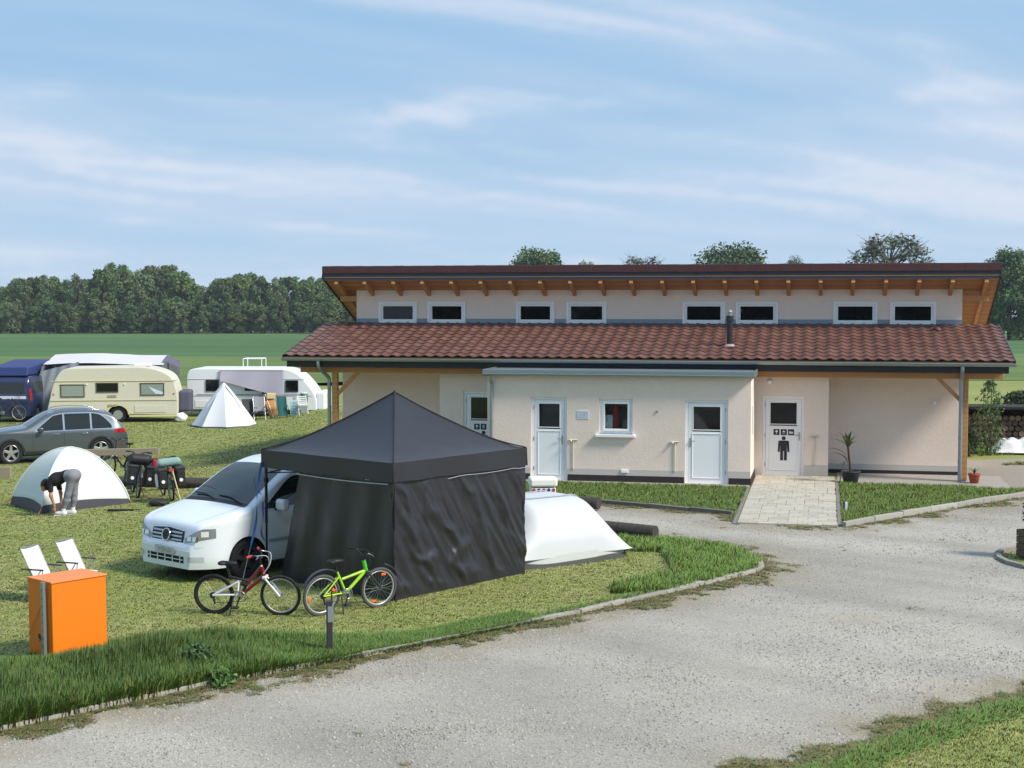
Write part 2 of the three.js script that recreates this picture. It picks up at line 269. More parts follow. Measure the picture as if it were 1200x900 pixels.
function door(x0, x1, y1, zf, hingeLeft, icons, skirt) {
  const d = bp('door', frameRing(x0, x1, -0.06, y1, zf - 0.14, zf - 0.045, 0.07), matDoor);
  const a = x0 + 0.075, b = x1 - 0.075, zl = zf - 0.055;
  bp('leaf', [rspan(a, b, 0.02, 1.3, zl - 0.06, zl, 0.008), rspan(a, b, y1 - 0.16, y1 - 0.077, zl - 0.06, zl, 0.008), rspan(a, a + 0.11, 1.3, y1 - 0.16, zl - 0.06, zl, 0.008), rspan(b - 0.11, b, 1.3, y1 - 0.16, zl - 0.06, zl, 0.008)], matDoor, d);
  bp('moulding', [...frameRing(a + 0.09, b - 0.09, 0.14, 1.26, zl, zl + 0.012, 0.02), ...frameRing(a + 0.1, b - 0.1, 1.33, y1 - 0.15, zl - 0.02, zl + 0.01, 0.022)], matWhite, d);
  bp('pane', span(a + 0.115, b - 0.115, 1.345, y1 - 0.165, zl - 0.04, zl - 0.03), matGlass, d);
  const hx = hingeLeft ? b - 0.05 : a + 0.05, s = hingeLeft ? -1 : 1;
  bp('handle', [rbox(0.035, 0.22, 0.012, hx, 1.03, zl + 0.006, 0.005), rod([hx, 1.07, zl], [hx, 1.07, zl + 0.055], 0.011), rod([hx, 1.07, zl + 0.05], [hx + s * 0.12, 1.065, zl + 0.05], 0.011)], matSteel, d);
  const kx = hingeLeft ? x0 + 0.06 : x1 - 0.06;
  for (const y of [0.25, 1.0, 1.8]) bp('hinge', rod([kx, y, zl + 0.008], [kx, y + 0.1, zl + 0.008], 0.012), matSteel, d);
  if (icons) {
    const cx = (x0 + x1) / 2 + 0.01, z = zl + 0.004;
    [0, 1, 2].forEach((k) => { const f = mesh('pictogram_plate', plate(0.155, 0.155, cx - 0.185 + 0.185 * k, 1.135, z + 0.002), iconMats[k], d); });
    const body = [[-0.135, 0.9], [-0.15, 0.62], [-0.1, 0.62], [-0.085, 0.82], [-0.085, 0.4], [-0.012, 0.4], [-0.012, 0.64], [0.012, 0.64], [0.012, 0.4], [0.085, 0.4], [0.085, 0.82], [0.1, 0.62], [0.15, 0.62], [0.135, 0.9], [0.1, 0.915], [-0.1, 0.915]];
    const skirted = [[-0.12, 0.9], [-0.17, 0.64], [-0.12, 0.62], [-0.08, 0.8], [-0.14, 0.56], [-0.07, 0.56], [-0.07, 0.4], [-0.012, 0.4], [-0.012, 0.56], [0.012, 0.56], [0.012, 0.4], [0.07, 0.4], [0.07, 0.56], [0.14, 0.56], [0.08, 0.8], [0.12, 0.62], [0.17, 0.64], [0.12, 0.9], [0.09, 0.915], [-0.09, 0.915]];
    bp('pictogram', [poly(skirt ? skirted : body, 0.003).translate(cx, 0, z), new THREE.CylinderGeometry(0.052, 0.052, 0.003, 20).rotateX(Math.PI / 2).translate(cx, 0.975, z)], pictoInk, d);
  }
  return d;
}
door(-5.49, -4.57, 2.11, 0, true); door(-1.6, -0.55, 2.09, 0, false); door(-7.79, -6.72, 2.1, -2.2, true, true, true); door(0.2, 1.26, 2.07, -2.2, true, true, false);

// little fittings on the wall
{
  const c = document.createElement('canvas'); c.width = 96; c.height = 64; const x = c.getContext('2d'); x.fillStyle = '#c9d3de'; x.fillRect(0, 0, 96, 64); const r = rng(4); for (let j = 0; j < 7; j++) for (let i = 0; i < 12; i++) { x.fillStyle = r() < 0.5 ? '#8fa6c4' : '#aebccd'; x.fillRect(4 + i * 7.4, 4 + j * 8.2, 3 + r() * 4, 3 + r() * 3); }
  const t = new THREE.CanvasTexture(c); t.colorSpace = THREE.SRGBColorSpace;
  const p = bp('notice_plate', rspan(-4.31, -4.01, 1.57, 1.78, 0, 0.012, 0.003), matWhite); mesh('print', plate(0.28, 0.19, -4.16, 1.675, 0.0135), new THREE.MeshStandardMaterial({ map: t, roughness: 0.4 }), p);
  const cream = S(0xcfc8b8);
  for (const [u, z] of [[-4.4, 0], [-1.85, 0], [1.53, -2.2]]) bp('tap_pipe', [rod([u, 0.3, z + 0.02], [u, 1.02, z + 0.02], 0.012), rod([u - 0.12, 1.04, z + 0.02], [u + 0.1, 1.04, z + 0.02], 0.016), rod([u - 0.05, 1.04, z + 0.02], [u - 0.05, 1.0, z + 0.1], 0.018, 0.026)], cream);
  bp('wall_socket', rspan(-3.19, -3.01, 0.24, 0.32, 0, 0.04, 0.01), matWhite);
  bp('door_bell', [rod([-2.3, 1.79, 0], [-2.3, 1.79, 0.03], 0.035, 0.03, 14)], S(0x9c978f));
  bp('wall_lamp', [new THREE.SphereGeometry(0.06, 14, 10).scale(1, 1, 0.7).translate(0.37, 2.45, -2.16)], matWhite);
  bp('wall_lamp', [new THREE.SphereGeometry(0.05, 14, 10).scale(1, 1, 0.7).translate(4.55, 1.9, -3.16)], matWhite);
  bp('wall_sign', rspan(0, 0.02, 1.2, 1.9, -1.2, -0.85, 0.004), S(0xd8d8d4));
}

// annex flat roof with zinc edge and gutter
bp('flat_roof', [rspan(-6.68, 0.06, 2.68, 2.75, -2.3, 0.1, 0.01), rspan(-6.64, 0.02, 2.751, 2.78, -2.3, 0.06, 0.01)], matZinc);
for (const g of [rspan(-6.72, 0.1, 2.66, 2.8, 0.1, 0.125, 0.006), rspan(0.061, 0.1, 2.66, 2.8, -1.6, 0.1, 0.006), rspan(-6.72, -6.681, 2.66, 2.8, -1.6, 0.1, 0.006)]) bp('edge_trim', g, matZinc);
function halfGutter(x0, x1, y, z, r) { const g = grid(1, 10, (u, v) => { const a = Math.PI * (1 + v); return [lerp(x0, x1, u), y + r * Math.sin(a), z + r * Math.cos(a)]; }); const e = [x0, x1].map((x) => new THREE.CylinderGeometry(r, r, 0.006, 16, 1, false, 0, Math.PI).rotateZ(Math.PI / 2).rotateX(Math.PI).translate(x, y, z)); return [g, rod([x0, y, z + r], [x1, y, z + r], 0.012), rod([x0, y, z - r], [x1, y, z - r], 0.008)]; }
bp('gutter', halfGutter(-6.7, 0.08, 2.7, 0.18, 0.055), matZinc);
bp('downpipe', [tube([[-6.5, 2.66, 0.18], [-6.5, 2.55, 0.16], [-6.5, 2.45, 0.06], [-6.5, 2.35, 0.05]], 0.04, 14, 10), rod([-6.5, 2.35, 0.05], [-6.5, 0.03, 0.05], 0.04, 0.04, 12), rod([-6.5, 1.5, 0.05], [-6.5, 1.46, 0.05], 0.047, 0.047, 12)], matZinc);

// lean-to roof: deck, then every tile
const zE = -1.4, vE = 3.04, zT = -5.0, vT = 3.88, uL = -12.63, uR = 6.31, sl = Math.hypot(zE - zT, vT - vE), ang = Math.atan2(vT - vE, zE - zT);
const roof = bp('roof', span(uL + 0.02, uR - 0.02, -0.1, -0.02, -sl, 0).rotateX(ang).translate(0, vE, zE), matPine2);
{
  const W = (uR - uL) / 63, rows = 11, L = sl / rows, prof = [];
  for (let i = 0; i <= 8; i++) { const t = i / 8; prof.push([t * W, 0.024 * (0.5 + 0.5 * Math.cos(2 * Math.PI * (t - 0.28))) ** 1.3 * 1.7]); }
  const top_ = grid(8, 2, (u, v) => { const i = Math.round(u * 8); return [prof[i][0], prof[i][1] + 0.006 + 0.022 * v, v * (L + 0.03)]; });
  const lip = grid(8, 1, (u, v) => { const i = Math.round(u * 8); return [prof[i][0], prof[i][1] + 0.028 - 0.02 * v, L + 0.03 - 0.001 * v]; });
  const sideL = grid(1, 1, (u, v) => [0, prof[0][1] + 0.006 + 0.022 * v - 0.02 * u, v * (L + 0.03)]), sideR = grid(1, 1, (u, v) => [W, prof[8][1] - 0.014 + 0.022 * v + 0.02 * u, v * (L + 0.03)]);
  const tg = join([top_, lip, sideL, sideR]);
  const tt = tintTex([0.8, 0.8, 0.8], [1, 1, 1], (u, v) => octs(u, v, 8, 4, 0.7), 128);
  const mats = [0x795449, 0x724e44, 0x7f594d, 0x6d483e, 0x765146].map((c, i) => { const t = tt.clone(); t.offset.set(i * 0.23, i * 0.37); t.needsUpdate = true; return S(c, { roughness: 0.5, map: t, bumpMap: bumpFine, bumpScale: 0.002 }); });
  const r = rng(77), list = [];
  for (let j = 0; j < rows; j++) for (let i = 0; i < 63; i++) {
    const m = new THREE.Matrix4().makeRotationX(ang).setPosition(uL + i * W, vT - (vT - vE) / rows * j, zT - (zT - zE) / rows * j);
    m.multiply(new THREE.Matrix4().makeTranslation(0, 0, 0)); m.multiply(new THREE.Matrix4().makeRotationX((r() - 0.5) * 0.014));
    list.push({ m, mat: Math.floor(r() * mats.length), d: (uR - (uL + i * W)) ** 2 * 0.35 + (rows - j) ** 2 * 1.1 });
  }
  list.sort((a, b) => a.d - b.d);
  list.slice(0, 300).forEach((t) => { const o = new THREE.Mesh(tg, mats[t.mat]); o.name = 'roof_tile'; o.applyMatrix4(t.m); o.castShadow = o.receiveShadow = true; roof.add(o); });
  // the rest, joined; tone varies through vertex colours
  const rest = list.slice(300), gs = rest.map((t) => { const g = tg.clone().applyMatrix4(t.m), n = g.attributes.position.count, c = mats[t.mat].color, a = new Float32Array(n * 3); for (let i = 0; i < n; i++) a.set([c.r, c.g, c.b], i * 3); g.setAttribute('color', new THREE.BufferAttribute(a, 3)); return g; });
  const mm = new THREE.MeshStandardMaterial({ vertexColors: true, map: tt, roughness: 0.5, bumpMap: bumpFine, bumpScale: 0.002 });
  const o = new THREE.Mesh(mergeGeometries(gs), mm); o.name = 'roof_tiles'; o.castShadow = o.receiveShadow = true; o.userData.kind = 'stuff'; roof.add(o);
  for (const g of [bar([uL - 0.012, vE - 0.05, zE], [uL - 0.012, vT - 0.05, zT], 0.03, 0.16), bar([uR + 0.012, vE - 0.05, zE], [uR + 0.012, vT - 0.05, zT], 0.03, 0.16)]) bp('verge_board', g, matSlate, roof);
  bp('wall_flashing', span(uL, uR, vT - 0.02, vT + 0.015, zT - 0.06, zT + 0.09), matSlate, roof);
}
bp('fascia_board', [rspan(uL + 0.06, uR - 0.12, 2.74, 2.93, -1.53, -1.5, 0.006)], S(0x23262c, { roughness: 0.6 }));
bp('gutter', halfGutter(uL - 0.02, uR + 0.03, 2.985, -1.36, 0.075), matZinc);
const rafterT = ang;
for (let u = -12.2, k = 0; u < 6.2; u += 0.86, k++) bp('rafter', bar([u, 2.9, -1.55], [u, 3.62, -4.98], 0.09, 0.15), matPine);
bp('soffit', span(uL + 0.03, uR - 0.03, -0.125, -0.105, -sl + 0.05, -0.12).rotateX(ang).translate(0, vE, zE), matPine2);
bp('purlin', rspan(-12.3, 6.1, 2.58, 2.76, -1.98, -1.82, 0.01), matPine);
for (const [u, s] of [[-11.32, 1], [5.2, -1]]) {
  bp('post', rspan(u - 0.075, u + 0.075, 0.05, 2.58, -1.975, -1.825, 0.012), matPine);
  bp('post_foot', span(u - 0.05, u + 0.05, 0, 0.05, -1.95, -1.85), matZinc);
  bp('brace', bar([u + s * 0.05, 1.98, -1.9], [u + s * 0.68, 2.62, -1.9], 0.1, 0.1), matPine);
}
bp('downpipe', [tube([[5.08, 2.92, -1.36], [5.08, 2.83, -1.36], [5.09, 2.72, -1.6], [5.09, 2.6, -1.76]], 0.05, 18, 10), rod([5.09, 2.62, -1.76], [5.09, 0.02, -1.76], 0.05, 0.05, 12), ...[2.3, 1.1, 0.5].map((y) => rod([5.09, y, -1.76], [5.09, y + 0.05, -1.76], 0.058, 0.058, 12))], matZinc);
bp('downpipe', [tube([[-11.62, 2.92, -1.36], [-11.62, 2.8, -1.36], [-11.58, 2.62, -1.6], [-11.5, 2.42, -1.88], [-11.5, 2.3, -1.9]], 0.05, 22, 10), rod([-11.5, 2.32, -1.9], [-11.5, 0.02, -1.9], 0.05, 0.05, 12)], matZinc);
// vent pipes
{
  const v = bp('vent_pipe', [rod([-0.69, 3.3, -2.6], [-0.69, 4.14, -2.6], 0.075, 0.075, 16), rod([-0.69, 4.0, -2.6], [-0.69, 4.14, -2.6], 0.1, 0.1, 16)], S(0x26262b, { roughness: 0.4 }));
  bp('rain_cap', [rod([-0.69, 4.14, -2.6], [-0.69, 4.24, -2.6], 0.06, 0.06, 14), rod([-0.69, 4.24, -2.6], [-0.69, 4.3, -2.6], 0.08, 0.03, 14)], matZinc, v);
  bp('collar', [rod([-0.69, 3.34, -2.6], [-0.69, 3.4, -2.6], 0.17, 0.1, 16)], S(0xa58d92), v);
  for (const u of [4.67, -11.3]) bp('roof_vent', [new THREE.SphereGeometry(0.11, 12, 8).scale(1, 0.8, 1.2).translate(u, 3.76, -4.25), rod([u, 3.62, -4.2], [u, 3.74, -4.2], 0.08, 0.09, 12)], S(0x5a3432, { roughness: 0.6 }));
}
// upper roof: slab falling to the back, dark fascia, red capping, boarded soffit, rafters
{
  const u0 = -12.45, u1 = 6.26, zf = -4.15, zb = -10.6, th = -Math.atan(RS), Lr = (zf - zb) / Math.cos(th), T = (g) => g.rotateX(th).translate(0, 5.36, zf); // local: z 0 at the front edge, -Lr at the rear
  const ur = bp('upper_roof', T(span(u0 + 0.03, u1 - 0.03, -0.12, 0, -Lr, -0.02)), matSlate);
  const tm = S(0x4d2a2b, { roughness: 0.5, bumpMap: bumpFine, bumpScale: 0.002 });
  const W = (u1 - u0) / 62, capR = rng(8);
  for (let i = 0; i < 62; i++) { const a = u0 + i * W; bp('capping_tile', [rspan(a - 0.006, a + W + 0.006, 5.325, 5.525, zf + 0.005, zf + 0.05 + (i % 2) * 0.004, 0.008), rspan(a - 0.005, a + W + 0.005, 5.505, 5.535 + (i % 2) * 0.003, zf - 0.3, zf + 0.004, 0.008)].map((g) => g.translate(0, (capR() - 0.5) * 0.004, 0)), tm, ur); }
  bp('roof_covering', T(span(u0 + 0.01, u1 - 0.01, 0.004, 0.06, -Lr, -0.3)), tm, ur);
  bp('fascia_board', [span(u0 + 0.02, u1 - 0.02, 5.12, 5.322, zf - 0.02, zf + 0.004)], S(0x3a4252, { roughness: 0.5 }), ur);
  for (const u of [u0, u1]) bp('verge_board', T(span(u - 0.015, u + 0.015, -0.2, 0.05, -Lr, 0)), matVerge, ur);
  // soffit boards running along the verge overhangs and the front
  const nb = 46, bw = (Lr - 0.06) / nb;
  for (let k = 0; k < nb; k++) { const z0 = -0.04 - (k + 1) * bw; if (k < 8) bp('soffit_board', T(span(u0 + 0.02, u1 - 0.02, -0.155, -0.125, z0 + 0.004, z0 + bw - 0.004)), k % 2 ? matPine : matPine2, ur); else for (const [a, b] of [[u0 + 0.02, -11.72], [5.38, u1 - 0.02]]) bp('soffit_board', T(span(a, b, -0.155, -0.125, z0 + 0.004, z0 + bw - 0.004)), k % 2 ? matPine : matPine2, ur); }
  for (let k = 0; k < 22; k++) { const u = -12.06 + k * (5.9 + 12.06) / 21; bp('rafter', T(rbox(0.1, 0.16, k === 0 || k === 21 ? Lr - 0.3 : 1.3, u, -0.237, -(k === 0 || k === 21 ? Lr - 0.3 : 1.3) / 2 - 0.12, 0.008)), matPine, ur); }
  for (const [a, b] of [[-12.2, -11.712], [5.372, 6.05]]) for (const z of [-4.98, -7.6]) bp('purlin', rspan(a, b, 5.36 - 0.34 + (z - zf) * RS - 0.16, 5.36 - 0.34 + (z - zf) * RS, z - 0.16, z, 0.008), matPine, ur);
}
// ---------------------------------------------------------------- hard surfaces by the building
const BL = (u, w, y = 0) => { const c = Math.cos(Math.PI / 15), s = Math.sin(Math.PI / 15); return [5.85 + u * c - w * s, y, -35.86 + u * s + w * c]; };
{
  const conc = S(0xb9b5ae, { roughness: 0.95, map: gravelTex, bumpMap: bumpFine, bumpScale: 0.004 });
  const ap = (u0, u1, w0, w1) => uvm(span(u0, u1, -0.08, 0.012, w0, w1).rotateY(-Math.PI / 15).translate(5.85, 0, -35.86), 1.4);
  struct('concrete_apron', [ap(-6.8, -0.02, 0.013, 0.55), ap(2.1, 6.2, -3.18, -0.75), ap(-12, -8.5, -3.18, -1.0)], conc);
  // gravelled yard at the far end
  const g = grid(12, 12, (u, v) => { const x = 11.2 + 7 * u, z = -34.6 - 6.5 * v - u * 2; return [x, 0.006 + 0.006 * Math.sin(u * 9) * Math.sin(v * 7), z]; });
  struct('gravel_yard', [uvm(g, 1.3)], S(0xaaa49b, { roughness: 1, map: gravelTex, bumpMap: gravelTex, bumpScale: 0.01 }));
}
{ // paved path: pavers laid in rows across, each its own block
  const path = new THREE.Group(); path.name = 'paved_path'; path.userData.kind = 'structure'; scene.add(path); path.position.set(5.85, 0, -35.86); path.rotation.y = -Math.PI / 15;
  mesh('bedding', span(0.03, 2.04, -0.06, 0.012, -2.18, 6.4), S(0xa39d90, { roughness: 1 }), path);
  const mats = [0xbab5a6, 0xb5af9f, 0xbfb9aa, 0xaea898, 0xb9b0a4].map((c) => S(c, { roughness: 0.95, map: patchy, bumpMap: bumpFine, bumpScale: 0.003 })), geos = {}, r = rng(31), list = [], rest = [];
  for (let w = 6.4, row = 0; w - 0.2 > -2.2; row++) {
    const dep = 0.2; let u = 0.05;
    const lens = [0.2, 0.3, 0.4];
    while (u < 2.03) { let l = lens[Math.floor(r() * 3)]; if (2.04 - u - l < 0.15) l = 2.04 - u; l = Math.round(l * 50) / 50; if (l < 0.06) break; list.push([u + l / 2, w - dep / 2, l, dep]); u += l; }
    w -= dep;
  }
  list.forEach(([u, w, l, d], i) => {
    const k = l.toFixed(2); geos[k] ??= uvm(new RoundedBoxGeometry(l - 0.007, 0.07, d - 0.007, 1, 0.006), 0.9);
    const y = 0.002 + r() * 0.006, m = Math.floor(r() * mats.length);
    if (i < 290) { const o = new THREE.Mesh(geos[k], mats[m]); o.name = 'paver'; o.position.set(u, y, w); o.receiveShadow = o.castShadow = true; path.add(o); } else rest.push(geos[k].clone().translate(u, y, w));
  });
  if (rest.length) { const o = mesh('pavers', rest, mats[0], path); o.userData.kind = 'stuff'; }
  const es = S(0x7b7670, { roughness: 0.95, bumpMap: bumpFine, bumpScale: 0.003 });
  for (let k = 0; k < 7; k++) { mesh('edging_stone', rspan(-0.05, 0.03, -0.1, 0.035, 0.62 + k * 0.84, 0.62 + (k + 1) * 0.84 - 0.01, 0.008), es, path); mesh('edging_stone', rspan(2.045, 2.125, -0.1, 0.05, -0.7 + k * 1.01, -0.7 + (k + 1) * 1.01 - 0.01, 0.008), es, path); }
  mesh('edging_stone', rspan(0.03, 2.045, -0.1, 0.02, 6.4, 6.47, 0.008), es, path);
}
// kerbs: every stone a block, a little out of line
function kerb(name, pts, h, seed, w = 0.09, col = 0xa39e96, len = 1.0) {
  const k = new THREE.Group(); k.name = numbered(name); k.userData.kind = 'structure'; scene.add(k);
  const r = rng(seed), c = new THREE.CatmullRomCurve3(pts.map(([x, z]) => V(x, 0, z)), false, 'centripetal'), n = Math.max(1, Math.round(c.getLength() / len)), mats = [0, 1, 2].map((i) => S(new THREE.Color(col).multiplyScalar(0.88 + i * 0.1), { roughness: 0.95, map: patchy, bumpMap: bumpFine, bumpScale: 0.006 }));
  for (let i = 0; i < n; i++) { const a = c.getPointAt(i / n), b = c.getPointAt((i + 1) / n), L = a.distanceTo(b), o = mesh('kerb_stone', uvm(rbox(L - 0.012, 0.3, w, 0, -0.15, 0, 0.012), 0.8), mats[Math.floor(r() * 3)], k); o.position.set((a.x + b.x) / 2, h + (r() - 0.5) * 0.02 + terrain(a.x, a.z), (a.z + b.z) / 2); o.rotation.y = -Math.atan2(b.z - a.z, b.x - a.x) + (r() - 0.5) * 0.02; o.rotation.x = (r() - 0.5) * 0.06; }
}
kerb('kerb', [[-12.5, -8.1], [-9, -11.5], [-5.37, -15.15], [-4.31, -16.23], [-3.6, -16.96], [-2.23, -18.06], [-0.91, -19.26], [1.25, -21.26], [2.67, -22.72], [3.7, -23.8]], 0.075, 3, 0.1);
kerb('kerb', [[3.7, -23.8], [4.08, -24.25], [4.26, -24.85], [4.2, -25.5]], 0.075, 5, 0.1, 0xa39e96, 0.5);
kerb('kerb', [[6.62, -29.12], [8.98, -31.25], [11.71, -33.6], [16, -37.25]], 0.13, 7, 0.1, 0xaaa69f);
kerb('kerb', [[4.66, -30.75], [1.72, -32.7], [-1.5, -34.4]], 0.1, 9, 0.09, 0x77726d);
kerb('kerb', [[9.6, -23.6], [8.85, -24.2], [8.5, -25.1], [8.75, -26.1], [9.6, -26.7]], 0.08, 11, 0.1, 0x9a948c, 0.45);
// ---------------------------------------------------------------- trees
const barkMat = S(0x4a4038, { roughness: 0.95, bumpMap: bumpFine, bumpScale: 0.02 });
function treeGeo(seed, H, R, { lobes = 40, leaves = 270, leaf = 0.4, sparse = false, low = 0.12, tone = [0.085, 0.145, 0.045], vary = 0.6 } = {}) {
  const r = rng(seed), bits = [], tr = H * 0.022 + 0.08;
  bits.push(tube([[0, -0.5, 0], [0.1 * r(), H * 0.2, 0.1 * r()], [0.3 * (r() - 0.5), H * 0.45, 0.3 * (r() - 0.5)], [0.5 * (r() - 0.5), H * 0.75, 0]], tr, 10, 7));
  const P = [], C = [], N = [], L = [];
  for (let k = 0; k < lobes; k++) {
    const t = (k + 0.5) / lobes, y = H * (low + (0.95 - low) * t), az = k * 2.4 + r() * 1.3, prof = Math.sin(Math.PI * clamp(0.12 + 0.8 * Math.pow(t, 0.8))) ** 0.7, rr = R * prof * (0.35 + 0.6 * Math.sqrt(r()));
    const lr = R * (sparse ? 0.26 : 0.36) * (0.7 + 0.6 * r());
    L.push([Math.cos(az) * rr, y, Math.sin(az) * rr, lr]);
  }
  for (const [x, y, z, lr] of L) {
    const by = Math.max(H * 0.12, y - Math.hypot(x, z) * (0.7 + 0.4 * r()) - lr * 0.3); bits.push(rod([0, Math.min(by, H * 0.72), 0], [x * 0.95, y, z * 0.95], tr * 0.35, tr * 0.1, 5));
    if (sparse) for (let i = 0; i < 7; i++) { const a = r() * 6.28, e = r() * 1.2; bits.push(rod([x * 0.8, y - lr * 0.3, z * 0.8], [x + Math.cos(a) * lr * 1.1, y + Math.sin(e) * lr, z + Math.sin(a) * lr * 1.1], tr * 0.11, tr * 0.03, 4)); }
    const tint = 0.75 + 0.5 * r(), warm = (r() - 0.5) * 0.3;
    for (let i = 0; i < leaves; i++) {
      const u = r() * 2 - 1, a = r() * 6.283, q = Math.pow(r(), 0.42), s = Math.sqrt(1 - u * u), bump = 0.8 + 0.35 * noise3.noise(x + s * Math.cos(a) * 2, y + u * 2, z + s * Math.sin(a) * 2);
      const cx = x + lr * q * bump * s * Math.cos(a), cy = y + lr * q * bump * u * 0.85, cz = z + lr * q * bump * s * Math.sin(a);
      const l = leaf * (0.55 + 0.8 * r()), e1 = V(r() - 0.5, (r() - 0.5) * 0.8, r() - 0.5).normalize(), e2 = V(r() - 0.5, r() - 0.5, r() - 0.5).cross(e1).normalize();
      const c = [cx, cy, cz], A = [cx + e1.x * l, cy + e1.y * l, cz + e1.z * l], B = [cx - e1.x * l * 0.5 + e2.x * l * 0.6, cy - e1.y * l * 0.5 + e2.y * l * 0.6, cz - e1.z * l * 0.5 + e2.z * l * 0.6], D = [cx - e1.x * l * 0.5 - e2.x * l * 0.6, cy - e1.y * l * 0.5 - e2.y * l * 0.6, cz - e1.z * l * 0.5 - e2.z * l * 0.6];
      P.push(...A, ...B, ...D); const nn = e1.clone().cross(e2); for (let q2 = 0; q2 < 3; q2++) N.push(nn.x, nn.y, nn.z);
      const k = tint * (1 + vary * (r() - 0.5)); const cc = [tone[0] * k * (1 + warm), tone[1] * k, tone[2] * k * (1 - warm)]; for (let q2 = 0; q2 < 3; q2++) C.push(...cc);
    }
  }
  const g = new THREE.BufferGeometry(); g.setAttribute('position', new THREE.Float32BufferAttribute(P, 3)); g.setAttribute('normal', new THREE.Float32BufferAttribute(N, 3)); g.setAttribute('color', new THREE.Float32BufferAttribute(C, 3));
  return { trunk: join(bits), crown: g };
}
const leafMat = new THREE.MeshStandardMaterial({ vertexColors: true, roughness: 0.85, side: THREE.DoubleSide });
function plantTree(name, g, [x, z], sc, turn, label, group) {
  const t = thing(name, label, 'tree', [x, terrain(x, z), z], turn, group); t.scale.set(...(Array.isArray(sc) ? sc : [sc, sc, sc]));
  mesh('trunk', [g.trunk], barkMat, t); mesh('crown', g.crown, leafMat, t); return t;
}
{
  const kinds = [treeGeo(1, 14, 4.6), treeGeo(2, 14, 5.2, { tone: [0.105, 0.165, 0.05] }), treeGeo(3, 14, 4.0, { lobes: 36, tone: [0.07, 0.13, 0.045], low: 0.08 }), treeGeo(4, 14, 4.8, { lobes: 30, leaves: 200, tone: [0.125, 0.17, 0.07] }), treeGeo(5, 14, 5.6, { lobes: 46, tone: [0.075, 0.12, 0.04], low: 0.06 })];
  const r = rng(12);
  // tops of the wood along the meadow: [picture x, top y] read from the photograph, at 345 to 375 m
  const f = 1720, tops = [[-165, 332], [-140, 326], [-118, 330], [-98, 324], [-80, 330], [-60, 334], [-34, 330], [-12, 338], [8, 333], [22, 326], [40, 324], [58, 323], [76, 328], [92, 322], [108, 326], [122, 315], [138, 309], [154, 318], [168, 313], [184, 311], [200, 310], [214, 318], [228, 336], [244, 332], [258, 326], [274, 321], [290, 320], [306, 324], [322, 326], [338, 324], [354, 327], [370, 325], [386, 328], [402, 332], [418, 330], [434, 334]];
  tops.forEach(([px, ty], i) => {
    const D = 338 + (i % 3) * 9 + r() * 8, x = (px - 600) / f * D, z = -D, hgt = 4.5 + (354 - ty) / f * D - terrain(x, z), k = i % 5;
    plantTree('woodland_tree', kinds[k], [x, z], [hgt / 14.3 * (0.72 + 0.25 * r()), hgt / 14.3, hgt / 14.3 * 0.8], r() * 6.28, 'dark green broadleaf tree in the wood beyond the meadow', 'trees of the wood beyond the meadow');
  });
  // understorey trees closing the wood's foot
  for (let i = 0; i < 31; i++) { const D = 332 + r() * 6, px = -160 + i * 19.5 + r() * 8, x = (px - 600) / f * D; plantTree('edge_tree', kinds[(i * 2) % 5], [x, -D], [0.55, 0.42 + 0.16 * r(), 0.55], r() * 6.28, 'low bushy tree at the foot of the wood along the meadow', 'low trees at the foot of the wood'); }
  for (let i = 0; i < 20; i++) { const D = 372 + r() * 10, px = -50 + i * 25 + r() * 10, x = (px - 600) / f * D; plantTree('woodland_tree', kinds[(i * 3) % 5], [x, -D], [0.95, 0.62 + 0.16 * r(), 0.95], r() * 6.28, 'dark green broadleaf tree in the wood beyond the meadow', 'trees of the wood beyond the meadow'); }
  const lone = (px, ty, D, g, gh, sx, label) => { const x = (px - 600) / f * D, z = -D, h = 4.5 + (354 - ty) / f * D - terrain(x, z); plantTree('field_tree', g, [x, z], [h / gh * sx, h / gh, h / gh * sx], px, label); };
  const airy = treeGeo(21, 16, 5.6, { sparse: true, lobes: 60, leaves: 70, leaf: 0.26, low: 0.35, tone: [0.12, 0.14, 0.085] }), airy2 = treeGeo(22, 16, 5.2, { sparse: true, lobes: 46, leaves: 70, leaf: 0.26, low: 0.35, tone: [0.14, 0.155, 0.12] });
  const round = treeGeo(23, 16, 7, { lobes: 60, leaves: 260, leaf: 0.34, low: 0.3, tone: [0.085, 0.135, 0.05] }), round2 = treeGeo(24, 16, 7.6, { lobes: 60, leaves: 260, leaf: 0.34, low: 0.3, tone: [0.075, 0.12, 0.05] });
  lone(628, 292, 250, round, 16.4, 1.0, 'small round green treetop over the roof above the third clerestory window');
  lone(753, 297, 260, airy2, 16.4, 1.15, 'thin greyish treetop over the middle of the roof');
  lone(858, 289, 240, round2, 16.4, 1.1, 'broad dark green treetop over the roof above the black vent pipe');
  lone(1041, 271, 230, airy, 16.4, 1.25, 'tall airy tree with bare twigs showing over the roof end');
  lone(686, 307, 250, round, 16.4, 0.4, 'tip of a small tree just over the roof between larger treetops');
  lone(930, 304, 250, round2, 16.4, 0.4, 'tip of a small tree just over the roof beside the airy tree');
  const big = treeGeo(26, 18, 6.2, { lobes: 60, leaves: 280, leaf: 0.36, low: 0.06, tone: [0.09, 0.15, 0.05] });
  lone(1182, 291, 225, big, 18.3, 0.85, 'large green tree beyond the roof end'); lone(1222, 297, 228, big, 18.3, 0.9, 'large green tree next to the tree at the roof end'); lone(1160, 322, 240, big, 18.3, 0.75, 'lower green tree partly behind the roof verge');
  // trees behind the viewpoint, which the window panes mirror
  for (let i = 0; i < 13; i++) plantTree('garden_tree', kinds[i % 5], [-42 + i * 7 + r() * 2, 34 + r() * 8], [1.0, 0.95 + 0.2 * r(), 1.0], r() * 6.28, 'tall leafy tree across the drive facing the building front', 'trees across the drive');
}
